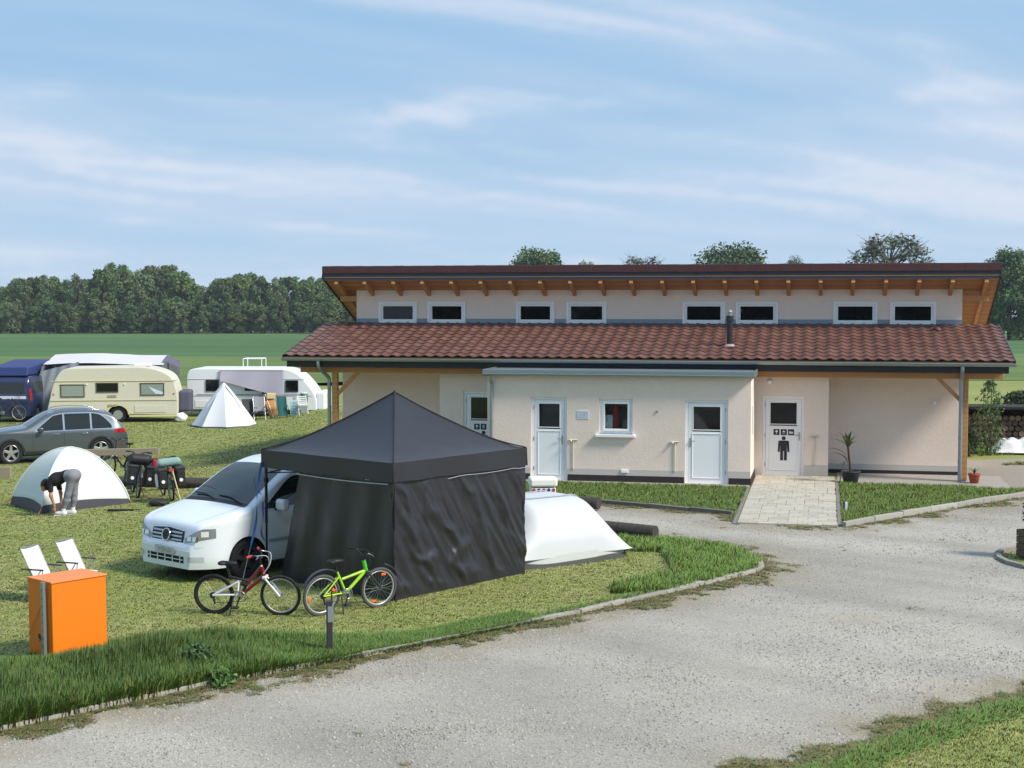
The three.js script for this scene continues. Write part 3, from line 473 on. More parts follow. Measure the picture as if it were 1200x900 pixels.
// ---------------------------------------------------------------- black folding gazebo
{
  const s = 1.53, gz = thing('gazebo', 'black folding gazebo with peaked canopy and two side walls', 'gazebo', [-1.77 + 0.656 * s - 0.755 * s, 0, -21.8 - 0.755 * s - 0.656 * s], 0.855);
  const weave = grey((u, v, i, j) => 0.5 + 0.3 * ((i + j) % 2) + 0.2 * octs(u, v, 32, 3));
  const cloth = new THREE.MeshPhysicalMaterial({ color: 0x28282e, roughness: 0.4, sheen: 0.35, sheenRoughness: 0.45, sheenColor: new THREE.Color(0x59585f), bumpMap: weave, bumpScale: 0.0006, side: THREE.DoubleSide });
  const hE = 2.1, hP = 0.93;
  const rise = (x, z) => { const q = Math.max(Math.abs(x), Math.abs(z)) / s; return hE + hP * Math.pow(1 - q, 1.33) + 0.012 * fbm(x * 1.5, z * 1.5, 3, 3); };
  const dirs = [[0, 1], [1, 0], [0, -1], [-1, 0]];
  const can = new THREE.Group(); can.name = 'canopy'; gz.add(can);
  for (const [dx, dz] of dirs) {
    mesh('roof_panel', grid(24, 24, (u, v) => { const q = Math.max(v, 0.002) * s, a = (u * 2 - 1) * q, x = dx ? dx * q : a * dz, z = dz ? dz * q : -a * dx; return [x, rise(x, z) - 0.03 * Math.sin(Math.PI * u) * Math.sin(Math.PI * Math.min(1, v)), z]; }), cloth, can);
    mesh('valance', grid(30, 4, (u, v) => { const a = (u * 2 - 1) * (s + 0.008), o = s + 0.006 + 0.012 * v * Math.sin(u * 11 + dx * 2) + 0.008 * v, x = dx ? dx * o : a * dz, z = dz ? dz * o : -a * dx; return [x, hE - 0.29 * v + 0.004 * Math.sin(u * 25) * v, z]; }), cloth, can);
  }
  for (const [sx, sz] of [[1, 1], [1, -1], [-1, 1], [-1, -1]]) mesh('seam', tube([0, 0.2, 0.4, 0.6, 0.8, 1].map((q) => [sx * q * s, rise(sx * q * s, sz * q * s) + 0.006, sz * q * s]), 0.012, 30, 5), S(0x1a191c, { roughness: 0.7 }), can);
  // right-hand wall: full, creased; folds run aslant
  const fold = (u, y) => { const d = u * 2.3 + y * 1.5, wob = fbm(u * 0.9, y * 0.9, 2.2, 3); return (0.05 * Math.pow(0.5 + 0.5 * Math.sin(d * 3.4 + wob * 9), 4) * (0.5 + 0.9 * fbm(u * 0.8, y * 0.8, 5.5, 2) + 0.4) + 0.03 * fbm(d * 2.6, (u - y) * 0.5, 1.1, 4) * 2 + 0.005 * fbm(u * 5, y * 5, 8, 3)) * sst(0, 0.25, y) * sst(2.05, 1.5, y); };
  mesh('side_wall', grid(130, 100, (u, v) => { const x = (u * 2 - 1) * s, y = v * 1.93; return [x, y * (1 - 0.0 * u) + 0.02 * sst(0.4, 0, v) * Math.sin(u * 9), s - 0.03 + fold(x + 1.5, y)]; }), cloth, gz);
  mesh('wall_hem', tube(Array.from({ length: 14 }, (_, i) => { const u = 0.38 + i / 13 * 0.6, x = (u * 2 - 1) * s; return [x, 1.795 + 0.02 * Math.sin(u * 7) - (u > 0.9 ? 0.02 : 0) + (u < 0.5 ? -(0.5 - u) * 0.35 : 0), s + 0.02]; }), 0.006, 40, 5), S(0x9b99a0, { roughness: 0.8 }), gz);
  // left-hand wall: drawn partly along the side, its free edge hanging aslant
  mesh('side_wall', grid(90, 60, (u, v) => { const y = v * 1.8, end = lerp(-1.15, -0.62, v), z = lerp(s, end, u); return [-s + 0.03 - 0.03 * Math.sin(u * 23 + v * 2) * (1 - v * 0.7) - 0.03 * fbm(z * 2, y, 3.3, 3), y, z]; }), cloth, gz);
  mesh('wall_hem', tube(Array.from({ length: 10 }, (_, i) => { const u = i / 9; return [-s - 0.02, 1.775 - 0.02 * Math.sin(u * 3.1), lerp(s - 0.1, -0.66, u)]; }), 0.008, 30, 5), S(0xbdbcc2, { roughness: 0.8 }), gz);
  const lm = S(0x1b1c1f, { roughness: 0.45, metalness: 0.4 });
  for (const [sx, sz] of [[1, 1], [1, -1], [-1, 1], [-1, -1]]) { const l = mesh('leg', [rspan(sx * (s - 0.05) - 0.018, sx * (s - 0.05) + 0.018, 0.9, 2.08, sz * (s - 0.05) - 0.018, sz * (s - 0.05) + 0.018, 0.004), rspan(sx * (s - 0.05) - 0.013, sx * (s - 0.05) + 0.013, 0.01, 0.9, sz * (s - 0.05) - 0.013, sz * (s - 0.05) + 0.013, 0.003)], lm, gz); mesh('foot_plate', rbox(0.11, 0.012, 0.11, sx * (s - 0.05), 0.012, sz * (s - 0.05), 0.004), lm, l); mesh('slider', rbox(0.06, 0.09, 0.06, sx * (s - 0.05), 1.6, sz * (s - 0.05), 0.01), lm, l); }
  for (const [a, b] of [[[-1, -1], [1, -1]], [[-1, -1], [-1, 1]], [[1, 1], [1, -1]], [[-1, 1], [1, 1]]]) { const k = s - 0.06; mesh('truss', [rod([a[0] * k, 2.0, a[1] * k], [b[0] * k, 1.72, b[1] * k], 0.011), rod([a[0] * k, 1.72, a[1] * k], [b[0] * k, 2.0, b[1] * k], 0.011)], lm, gz); }
  const bm = S(0x2f62a8, { roughness: 0.7, side: THREE.DoubleSide });
  const strap = (pts, w) => { const c = new THREE.CatmullRomCurve3(pts.map((p) => V(...p))); return grid(1, 24, (u, v) => { const p = c.getPoint(v), t = v * 5; return [p.x + (u - 0.5) * w * Math.cos(t), p.y, p.z + (u - 0.5) * w * Math.sin(t)]; }); };
  mesh('guy_strap', strap([[-s - 0.02, 1.9, -s + 0.02], [-s - 0.07, 1.4, -s - 0.03], [-s - 0.14, 0.95, -s + 0.02], [-s - 0.3, 0.5, -s + 0.05]], 0.04), bm, gz);
  mesh('guy_strap', strap([[-s - 0.03, 1.25, -s + 0.06], [-s - 0.02, 1.0, -s + 0.05], [-s - 0.1, 0.75, -s + 0.1], [-s - 0.05, 0.62, -s + 0.12]], 0.035), bm, gz);
  mesh('guy_line', tube([[-s - 0.3, 0.5, -s + 0.05], [-s - 0.5, 0.02, -s + 0.1]], 0.008, 4, 5), S(0x777a7e), gz);
  mesh('peak_finial', rod([0, hE + hP - 0.03, 0], [0, hE + hP + 0.03, 0], 0.03, 0.012, 10), lm, can);
}
// ---------------------------------------------------------------- motor vehicles: a body field, meshed in stations, with panels laid on its skin
function mono(pts) { // monotone cubic through points
  const n = pts.length, d = [], m = []; for (let i = 0; i < n - 1; i++) d.push((pts[i + 1][1] - pts[i][1]) / (pts[i + 1][0] - pts[i][0]));
  for (let i = 0; i < n; i++) m.push(i === 0 ? d[0] : i === n - 1 ? d[n - 2] : d[i - 1] * d[i] <= 0 ? 0 : 2 * d[i - 1] * d[i] / (d[i - 1] + d[i]));
  return (x) => { if (x <= pts[0][0]) return pts[0][1]; if (x >= pts[n - 1][0]) return pts[n - 1][1]; let i = 0; while (x > pts[i + 1][0]) i++; const h = pts[i + 1][0] - pts[i][0], t = (x - pts[i][0]) / h, a = t * t, b = a * t; return (2 * b - 3 * a + 1) * pts[i][1] + (b - 2 * a + t) * h * m[i] + (-2 * b + 3 * a) * pts[i + 1][1] + (b - a) * h * m[i + 1]; };
}
class Body {
  constructor(o) { Object.assign(this, { rh: 0.22, rv: 0.09, sill: 0.25 }, o); this.topF = mono(o.top); }
  topY(x) { return this.topF(x); }
  half(x, y) { // half width of the skin before the roof edge is rounded
    const e = Math.max(0, x), r = Math.max(0, this.L - x); let w = this.wide(x, y);
    if (e < this.nose) w -= this.noseCut * Math.pow(1 - e / this.nose, 2.4); if (r < this.tail) w -= this.tailCut * Math.pow(1 - r / this.tail, 2.4);
    if (y < 0.45) w -= 0.05 * Math.pow((0.45 - y) / 0.25, 2); return w;
  }
  rhAt(x) { return this.noseRh ? lerp(this.noseRh, this.rh, sst(0.3, 1.3, x)) : this.rh; }
  rvAt(x) { return this.noseRv ? lerp(this.noseRv, this.rv, sst(0.3, 1.3, x)) : this.rv; }
  w(x, y) { const t = this.topY(x), d = t - y, W = this.half(x, y), rv = this.rvAt(x), rh = this.rhAt(x); if (d >= rv) return W; const k = clamp(d / rv); return W - rh + rh * Math.sqrt(1 - (1 - k) * (1 - k)); }
  bot(x) { let b = this.sill; if (x < 0.25) b = Math.max(b, this.sill - 0.02); for (const a of this.axles) { const q = this.arch * this.arch - (x - a) * (x - a); if (q > 0) b = Math.max(b, this.wheelR + Math.sqrt(q)); } return b; }
  inside(x, y, z) { return x >= 0 && x <= this.L && y <= this.topY(x) && y >= 0.15 && Math.abs(z) <= this.w(x, y); }
  geo() {
    const xs = new Set(); for (const e of [0, 0.004, 0.008, 0.014, 0.022, 0.03, 0.038, 0.046, 0.055, 0.065, 0.075, 0.087, 0.1, 0.115, 0.13, 0.15, 0.17, 0.19, 0.21, 0.23, 0.26, 0.29]) { xs.add(e); xs.add(this.L - e); } for (let x = 0.3; x < this.L - 0.3; x += 0.06) xs.add(x);
    for (const a of this.axles) for (let k = -12; k <= 12; k++) xs.add(a + this.arch * Math.sin(k / 12 * Math.PI / 2));
    const X = [...xs].sort((a, b) => a - b), n = 30, m = 8, P = [], ix = [], row = 2 * (n + 1) + 2 * m - 2;
    for (const x of X) {
      const b = this.bot(x), t = Math.max(this.topY(x), b + 0.02), ring = [], rv = this.rvAt(x);
      for (let k = 0; k <= n; k++) { const q = k / n, y = q < 0.6 ? lerp(b, Math.max(b, t - rv), q / 0.6) : t - rv * Math.pow(1 - (q - 0.6) / 0.4, 2) * (t - rv < b ? (t - b) / rv : 1); ring.push([y, this.w(x, y)]); }
      const z0 = ring[n][1];
      const full = [...ring]; for (let k = 1; k < 2 * m - 1; k++) { const z = z0 * (1 - k / (m - 0.5)); full.push([t + (this.crown ?? 0.02) * (1 - (z / z0) ** 2), z]); }
      for (let k = n; k >= 0; k--) full.push([ring[k][0], -ring[k][1]]);
      for (const [y, z] of full) P.push(x, y, z);
    }
    const R = P.length / 3 / X.length;
    for (let i = 0; i < X.length - 1; i++) for (let k = 0; k < R - 1; k++) { const a = i * R + k, c = a + R; ix.push(a, c + 1, c, a, a + 1, c + 1); }
    for (const i of [0, X.length - 1]) for (let k = 0; k < R / 2 - 1; k++) { const a = i * R + k, b = i * R + R - 1 - k; i ? ix.push(a, b - 1, b, a, a + 1, b - 1) : ix.push(a, b, b - 1, a, b - 1, a + 1); }
    const g = new THREE.BufferGeometry(); g.setAttribute('position', new THREE.Float32BufferAttribute(P, 3)); g.setIndex(ix); return toCreasedNormals(g.toNonIndexed(), 0.6);
  }
  side(x0, x1, lo, hi, s, off = 0.006, nu = 20, nv = 8) { return grid(nu, nv, (u, v) => { const x = lerp(x0, x1, u), y = lerp(lo(x), hi(x), v); return [x, y, s * (this.w(x, y) + off)]; }); }
  front(z0, z1, lo, hi, off = 0.006, nu = 16, nv = 8, rear = false) { return grid(nu, nv, (u, v) => { const z = lerp(z0, z1, u), y = lerp(lo(z), hi(z), v); let x = rear ? this.L : 0; const st = rear ? -0.004 : 0.004; for (let i = 0; i < 400 && !this.inside(x, y, z); i++) x += st; return [x - Math.sign(st) * off, y, z]; }); }
  over(x0, x1, zf, off = 0.008, nu = 24, nv = 14) { return grid(nv, nu, (u, v) => { const x = lerp(x0, x1, v), t = this.topY(x), z = (u * 2 - 1) * zf(x), W = this.half(x, t), rh = this.rhAt(x), rv = this.rvAt(x), e = Math.abs(z) - (W - rh), y = e > 0 ? t - rv + rv * Math.sqrt(Math.max(0, 1 - (e / rh) ** 2)) : t + (this.crown ?? 0.02) * (1 - (z / (W - rh)) ** 2); const dx = 0.05, sl = (this.topY(x + dx) - this.topY(x - dx)) / (2 * dx), L = Math.hypot(1, sl); return [x - off * sl / L, y + off / L, z]; }); }
}
const K = (c) => () => c;
function carWheel(parent, x, z, r, w, spokes, side, rimMat = matAlloy) {
  const g = new THREE.Group(); g.name = 'wheel'; parent.add(g); g.position.set(x, r, z); if (side < 0) g.rotation.y = Math.PI;
  mesh('tyre', lathe([[r * 0.62, -w / 2], [r * 0.9, -w / 2], [r * 0.985, -w * 0.36], [r, -w * 0.2], [r, w * 0.2], [r * 0.985, w * 0.36], [r * 0.9, w / 2], [r * 0.66, w / 2 - 0.01], [r * 0.62, 0]], 32).rotateX(Math.PI / 2), matRubber, g);
  const s = [lathe([[r * 0.6, -w * 0.3], [r * 0.66, w * 0.4], [r * 0.68, w * 0.46], [r * 0.62, w * 0.46], [r * 0.6, w * 0.1]], 32).rotateX(Math.PI / 2), new THREE.CylinderGeometry(r * 0.16, r * 0.18, 0.03, 16).rotateX(Math.PI / 2).translate(0, 0, w * 0.4)];
  for (let k = 0; k < spokes; k++) { const q = poly([[-0.05, 0.02], [-0.034, r * 0.63], [0.034, r * 0.63], [0.05, 0.02]], 0.025, 0.004).translate(0, 0, w * 0.38).rotateZ(k * 2 * Math.PI / spokes); s.push(q); }
  mesh('rim', s, rimMat, g); mesh('brake_disc', new THREE.CylinderGeometry(r * 0.55, r * 0.55, 0.02, 24).rotateX(Math.PI / 2).translate(0, 0, w * 0.1), matDark, g); return g;
}
const matAlloy = S(0xc3c6ca, { roughness: 0.3, metalness: 0.75 });
const carPaint = (c, o = {}) => new THREE.MeshPhysicalMaterial({ color: c, roughness: 0.35, clearcoat: 1, clearcoatRoughness: 0.05, ...o });
const carGlass = new THREE.MeshPhysicalMaterial({ color: 0x18211e, roughness: 0.03, clearcoat: 0.3, clearcoatRoughness: 0.02 });
const lampGlass = new THREE.MeshPhysicalMaterial({ color: 0xc5cbd0, roughness: 0.12, metalness: 0.35, clearcoat: 1 });
const tailGlass = new THREE.MeshPhysicalMaterial({ color: 0xa01015, roughness: 0.15, clearcoat: 1 });
const plateTex = (() => { const c = document.createElement('canvas'); c.width = 256; c.height = 64; const x = c.getContext('2d'); x.fillStyle = '#c3c6c9'; x.fillRect(0, 0, 256, 64); const r = rng(6); for (let i = 0; i < 70; i++) { x.fillStyle = `rgba(${110 + r() * 60},${112 + r() * 60},${118 + r() * 60},0.25)`; x.fillRect(20 + r() * 200, 8 + r() * 36, 14 + r() * 22, 8 + r() * 14); } const t = new THREE.CanvasTexture(c); t.colorSpace = THREE.SRGBColorSpace; return t; })();

// white van: local x = 0 at the front bumper, growing to the rear
function whiteVan(pos, turn) {
  const root = thing('van', 'white passenger van with dark grille and raked windscreen beside the black gazebo', 'van', pos, turn);
  const B = new Body({ L: 4.76, noseRh: 0.1, noseRv: 0.05, nose: 0.62, noseCut: 0.3, tail: 0.3, tailCut: 0.1, axles: [0.93, 4.13], arch: 0.385, wheelR: 0.33, sill: 0.24, rh: 0.2, rv: 0.1, crown: 0.025,
    top: [[0, 0.58], [0.025, 0.63], [0.045, 0.66], [0.07, 0.78], [0.1, 0.9], [0.13, 0.95], [0.2, 0.995], [0.45, 1.06], [0.8, 1.145], [1.02, 1.205], [1.2, 1.32], [1.8, 1.69], [2.05, 1.79], [2.4, 1.865], [3.2, 1.9], [4.3, 1.88], [4.6, 1.8], [4.7, 1.55], [4.76, 1.0]],
    wide: (x, y) => 0.945 - Math.max(0, y - 1.0) * 0.16 - 0.02 * Math.max(0, y - 1.0) ** 2 });
  const paint = carPaint(0xdfe6ee); const body = mesh('body', B.geo(), paint, root);
  mesh('underbody', [span(0.3, 4.6, 0.2, 0.75, -0.68, 0.68), span(1.4, 3.65, 0.22, 0.6, -0.88, 0.88)], matDark, root);
  mesh('windscreen', B.over(1.06, 1.97, (x) => lerp(0.79, 0.66, (x - 1.06) / 0.91)), carGlass, root);
  mesh('cowl', B.over(0.97, 1.06, K(0.8), 0.006, 4), matBlack, root);
  for (const s of [-0.35, 0.3]) mesh('wiper', tube([[1.03, 1.235, s + 0.35], [1.1, 1.3, s], [1.12, 1.31, s - 0.32]], 0.012, 12, 5), matBlack, root);
  for (const s of [-1, 1]) {
    mesh('side_window', B.side(1.3, 2.5, (x) => 1.13 + 0.03 * (x - 1.3), (x) => Math.min(1.14 + (x - 1.27) * 0.78, 1.64, B.topY(x) - 0.13), s), carGlass, root);
    mesh('side_window', B.side(2.62, 3.6, K(1.17), K(1.65), s), carGlass, root); mesh('side_window', B.side(3.7, 4.55, K(1.18), K(1.64), s), carGlass, root);
    for (const x of [1.32, 2.56, 3.66]) mesh('door_gap', B.side(x - 0.004, x + 0.004, K(0.32), K(1.66), s, 0.003, 1, 14), matBlack, root);
    mesh('door_handle', rbox(0.2, 0.035, 0.04, 2.3, 1.0, s * 0.955, 0.012), paint, root);
    mesh('side_moulding', B.side(1.36, 3.7, K(0.56), K(0.62), s, 0.012, 20, 2), S(0x9aa3ab), root);
    const m = mesh('wing_mirror', rbox(0.13, 0.2, 0.24, 1.52, 1.2, s * 1.1, 0.06, 3), paint, root); mesh('mirror_glass', rbox(0.008, 0.16, 0.19, 1.588, 1.2, s * 1.1, 0.004), matChrome, m); mesh('mirror_arm', rbox(0.07, 0.06, 0.14, 1.54, 1.12, s * 0.98, 0.02), matBlack, m);
    // headlamp: sweeps up and back round the corner
    const hl = mesh('headlight', B.front(s * 0.45, s * 0.9, (z) => 0.655 + (Math.abs(z) - 0.45) * 0.22, (z) => 0.74 + Math.min(0.17, (Math.abs(z) - 0.45) * 0.5), 0.012, 24, 8), S(0x969ca3, { roughness: 0.15, metalness: 0.4 }), root);
    for (const z of [0.57, 0.7]) { const q = B.front(s * (z - 0.05), s * (z + 0.05), K(0.705), K(0.785), 0.018, 6, 6); mesh('reflector_bowl', q, matChrome, hl); }
    mesh('indicator', B.front(s * 0.78, s * 0.85, K(0.78), (z) => 0.87, 0.018, 4, 4), S(0xdcdcd2, { roughness: 0.2 }), hl);
    mesh('fog_grille', B.front(s * 0.58, s * 0.8, K(0.36), K(0.45), 0.006, 8, 4), S(0xb6bcc2), root);
    for (const x of [0.93, 4.13]) carWheel(root, x, s * 0.82, 0.325, 0.215, 5, s, S(0x2a2b2e, { roughness: 0.5 }));
    mesh('tail_light', B.side(4.6, 4.73, K(0.9), K(1.35), s, 0.008, 4, 6), tailGlass, root);
  }
  const gr = mesh('grille', B.front(-0.42, 0.42, (z) => 0.645 + Math.abs(z) * 0.05, (z) => 0.9 - Math.abs(z) * 0.08, 0.014, 24, 10), matBlack, root);
  for (const y of [0.685, 0.745, 0.805]) mesh('grille_bar', B.front(-0.39, 0.39, (z) => y, (z) => y + 0.028, 0.026, 24, 2), S(0xb4bac2, { roughness: 0.25, metalness: 0.5 }), gr);
  mesh('grille_surround', [B.front(-0.43, 0.43, (z) => 0.885 - Math.abs(z) * 0.08, (z) => 0.905 - Math.abs(z) * 0.08, 0.02, 24, 2)], matChrome, gr);
  const ring = new THREE.TorusGeometry(0.098, 0.012, 8, 28).rotateY(Math.PI / 2).rotateZ(-0.22).translate(0.015, 0.765, 0);
  mesh('emblem', [new THREE.CylinderGeometry(0.096, 0.096, 0.02, 24).rotateZ(Math.PI / 2 - 0.22).translate(0.02, 0.765, 0)], matBlack, gr); mesh('emblem_ring', ring, matChrome, gr);
  mesh('bonnet_emblem', rod([0.27, 0.985, 0], [0.265, 1.03, 0], 0.008, 0.022, 8), matChrome, root);
  const np = mesh('number_plate', rbox(0.014, 0.115, 0.52, -0.015, 0.52, 0, 0.004), S(0xa9acb0), root);
  { const g = new THREE.PlaneGeometry(0.5, 0.1).rotateY(-Math.PI / 2).translate(-0.0235, 0.52, 0); mesh('plate_print', g, new THREE.MeshStandardMaterial({ map: plateTex, roughness: 0.5 }), np); }
  const li = mesh('lower_intake', B.front(-0.48, 0.48, K(0.33), K(0.44), 0.004, 20, 4), matDark, root);
  for (let k = -2; k <= 2; k++) mesh('intake_bar', B.front(k * 0.2 - 0.012, k * 0.2 + 0.012, K(0.33), K(0.44), 0.014, 2, 4), paint, li); mesh('intake_bar', B.front(-0.48, 0.48, K(0.38), K(0.395), 0.014, 20, 2), paint, li);
  mesh('bumper_crease', B.front(-0.8, 0.8, K(0.6), K(0.606), 0.004, 30, 1), S(0x9aa3ab), root);
  mesh('bonnet_gap', [B.front(-0.5, 0.5, K(0.915), K(0.922), 0.006, 20, 1)], S(0x5c6066), root);
  for (const s of [-1, 1]) mesh('bonnet_gap', grid(20, 1, (u, v) => { const x = lerp(0.16, 0.98, u), z = s * (lerp(0.55, 0.74, Math.sqrt(u)) + 0.006 * v), t = B.topY(x), W = B.half(x, t), rh = B.rhAt(x), rv = B.rvAt(x), e = Math.abs(z) - (W - rh); return [x, (e > 0 ? t - rv + rv * Math.sqrt(Math.max(0, 1 - (e / rh) ** 2)) : t + 0.025 * (1 - (z / (W - rh)) ** 2)) + 0.006, z]; }), S(0x70757c), root);
  for (const s of [-1, 1]) mesh('roof_rail', tube([[2.0, 1.73, s * 0.76], [2.4, 1.845, s * 0.735], [4.2, 1.86, s * 0.73], [4.45, 1.83, s * 0.73]], 0.02, 20, 6), matBlack, root);
  return root;
}
// heading of the van: front points to the camera's left
{ const a = 0.855, C = [-5.62, 0, -23.62]; whiteVan(C, a).scale.y = 0.97; }

function suv(pos, turn) {
  const root = thing('suv', 'dark grey estate SUV with silver window trim parked on the lawn', 'car', pos, turn);
  const B = new Body({ L: 4.66, nose: 0.85, noseCut: 0.3, tail: 0.55, tailCut: 0.2, axles: [0.86, 3.73], arch: 0.4, wheelR: 0.37, sill: 0.3, rh: 0.24, rv: 0.09, crown: 0.025,
    top: [[0, 0.72], [0.04, 0.86], [0.12, 0.95], [0.4, 1.02], [0.9, 1.08], [1.3, 1.12], [1.5, 1.2], [2.0, 1.48], [2.25, 1.57], [2.7, 1.63], [3.3, 1.625], [3.85, 1.55], [4.15, 1.45], [4.4, 1.2], [4.55, 1.05], [4.63, 0.9], [4.66, 0.7]],
    wide: (x, y) => 0.935 - Math.max(0, y - 0.98) * 0.36 + 0.012 * Math.sin((y - 0.4) * 5) });
  const paint = carPaint(0x5c646a, { metalness: 0.6, roughness: 0.4 }); mesh('body', B.geo(), paint, root);
  mesh('underbody', span(0.3, 4.4, 0.24, 0.8, -0.68, 0.68), matDark, root);
  mesh('windscreen', B.over(1.4, 2.12, (x) => lerp(0.76, 0.58, (x - 1.4) / 0.72)), carGlass, root); mesh('rear_window', B.over(4.0, 4.38, K(0.55)), carGlass, root);
  mesh('panoramic_roof', B.over(2.3, 3.4, K(0.5), 0.005), carGlass, root);
  for (const s of [-1, 1]) {
    const hi = (x) => Math.min(B.topY(x) - 0.1, 1.02 + (x - 1.62) * 0.75, 1.52), lo = (x) => 1.015 + 0.012 * (x - 1.6);
    mesh('window_trim', B.side(1.62, 4.2, (x) => lo(x) - 0.025, (x) => Math.max(lo(x), Math.min(hi(x) + 0.028, 1.545 - Math.max(0, x - 3.5) ** 2 * 0.95)), s, 0.005, 40, 6), matChrome, root);
    for (const [a, b] of [[1.7, 2.52], [2.58, 3.4], [3.46, 4.1]]) mesh('side_window', B.side(a, b, lo, (x) => Math.max(lo(x) + 0.005, Math.min(hi(x), 1.515 - Math.max(0, x - 3.5) ** 2 * 1.1)), s, 0.012), carGlass, root);
    for (const x of [1.55, 2.55, 3.42]) mesh('door_gap', B.side(x - 0.004, x + 0.004, K(0.42), K(1.0), s, 0.003, 1, 14), matBlack, root);
    for (const x of [2.32, 3.22]) mesh('door_handle', rbox(0.2, 0.03, 0.05, x, 0.9, s * (B.w(x, 0.9) + 0.005), 0.012), matChrome, root);
    mesh('sill_trim', B.side(1.3, 3.3, K(0.3), K(0.4), s, 0.012, 20, 2), S(0x2a2c30), root);
    for (const a of B.axles) mesh('arch_lip', grid(24, 1, (u, v) => { const t = Math.PI * u, rr = 0.385 + 0.055 * v, x = a - Math.cos(t) * rr, y = 0.37 + Math.sin(t) * rr; return [x, y, s * (B.w(x, y) + 0.008)]; }), S(0x26282b, { roughness: 0.7 }), root);
    const m = mesh('wing_mirror', rbox(0.14, 0.15, 0.22, 1.8, 1.06, s * 1.02, 0.05, 3), paint, root); mesh('mirror_glass', rbox(0.006, 0.11, 0.18, 1.873, 1.06, s * 1.02, 0.003), matChrome, m);
    mesh('headlight', B.front(s * 0.5, s * 0.86, K(0.74), (z) => 0.88, 0.008, 12, 6), lampGlass, root); mesh('tail_light', B.side(4.2, 4.6, (x) => 0.9 - (x - 4.2) * 0.05, (x) => Math.min(1.02, B.topY(x) - 0.05), s, 0.01, 8, 5), tailGlass, root);
    for (const x of B.axles) carWheel(root, x, s * 0.83, 0.37, 0.235, 5, s);
    mesh('roof_rail', tube([[2.25, 1.6, s * 0.62], [2.5, 1.67, s * 0.61], [3.4, 1.66, s * 0.6], [3.75, 1.59, s * 0.6]], 0.016, 20, 6), matChrome, root);
    mesh('bumper_reflector', B.side(4.3, 4.5, K(0.5), K(0.53), s, 0.01, 4, 2), tailGlass, root);
  }
  const g = mesh('grille', B.front(-0.42, 0.42, K(0.52), K(0.8), 0.006, 20, 6), matBlack, root); mesh('grille_bar', B.front(-0.42, 0.42, K(0.64), K(0.69), 0.02, 20, 2), matChrome, g);
  root.scale.set(0.93, 0.99, 0.95); return root;
}
suv([-15.22 - 0.86 * 0.95 * 0.9 - 0.36, terrain(-14, -45) - 0.01, -45.1 + 0.86 * 0.95 * 0.43 - 0.1], Math.atan2(0.43, 0.9));
// ---------------------------------------------------------------- bicycles: local x runs forward, rear wheel stands at x = 0
function bikeWheel(root, x, r, tyreMat, rimMat, { reflectors = 0, tw = 0.024, seed = 1, turn = 0 } = {}) {
  const g = new THREE.Group(); g.name = 'wheel'; root.add(g); g.position.set(x, r, 0); g.rotation.y = turn;
  mesh('tyre', new THREE.TorusGeometry(r - tw, tw, 8, 44), tyreMat, g); mesh('rim', new THREE.TorusGeometry(r - 2 * tw - 0.006, 0.012, 6, 44), rimMat, g);
  const s = []; for (let k = 0; k < 24; k++) { const a = k * Math.PI / 12, q = a + (k % 2 ? 0.5 : -0.5), z = (k % 4 < 2 ? 1 : -1) * 0.03; s.push(rod([Math.cos(q) * 0.025, Math.sin(q) * 0.025, z], [Math.cos(a) * (r - 2 * tw - 0.01), Math.sin(a) * (r - 2 * tw - 0.01), 0], 0.0016, 0.0016, 4)); }
  mesh('spokes', s, matSteel, g).userData.kind = 'stuff'; mesh('hub', rod([0, 0, -0.05], [0, 0, 0.05], 0.022, 0.022, 10), matSteel, g);
  const rm = S(0xff6a1a, { roughness: 0.3 }); for (let k = 0; k < reflectors; k++) { const a = 0.5 + seed + k * Math.PI; mesh('spoke_reflector', rbox(0.075, 0.036, 0.014, 0, 0, 0, 0.012).rotateZ(a + 0.4 + Math.PI / 2).translate(Math.cos(a) * r * 0.68, Math.sin(a) * r * 0.68, 0), rm, g); }
  return g;
}
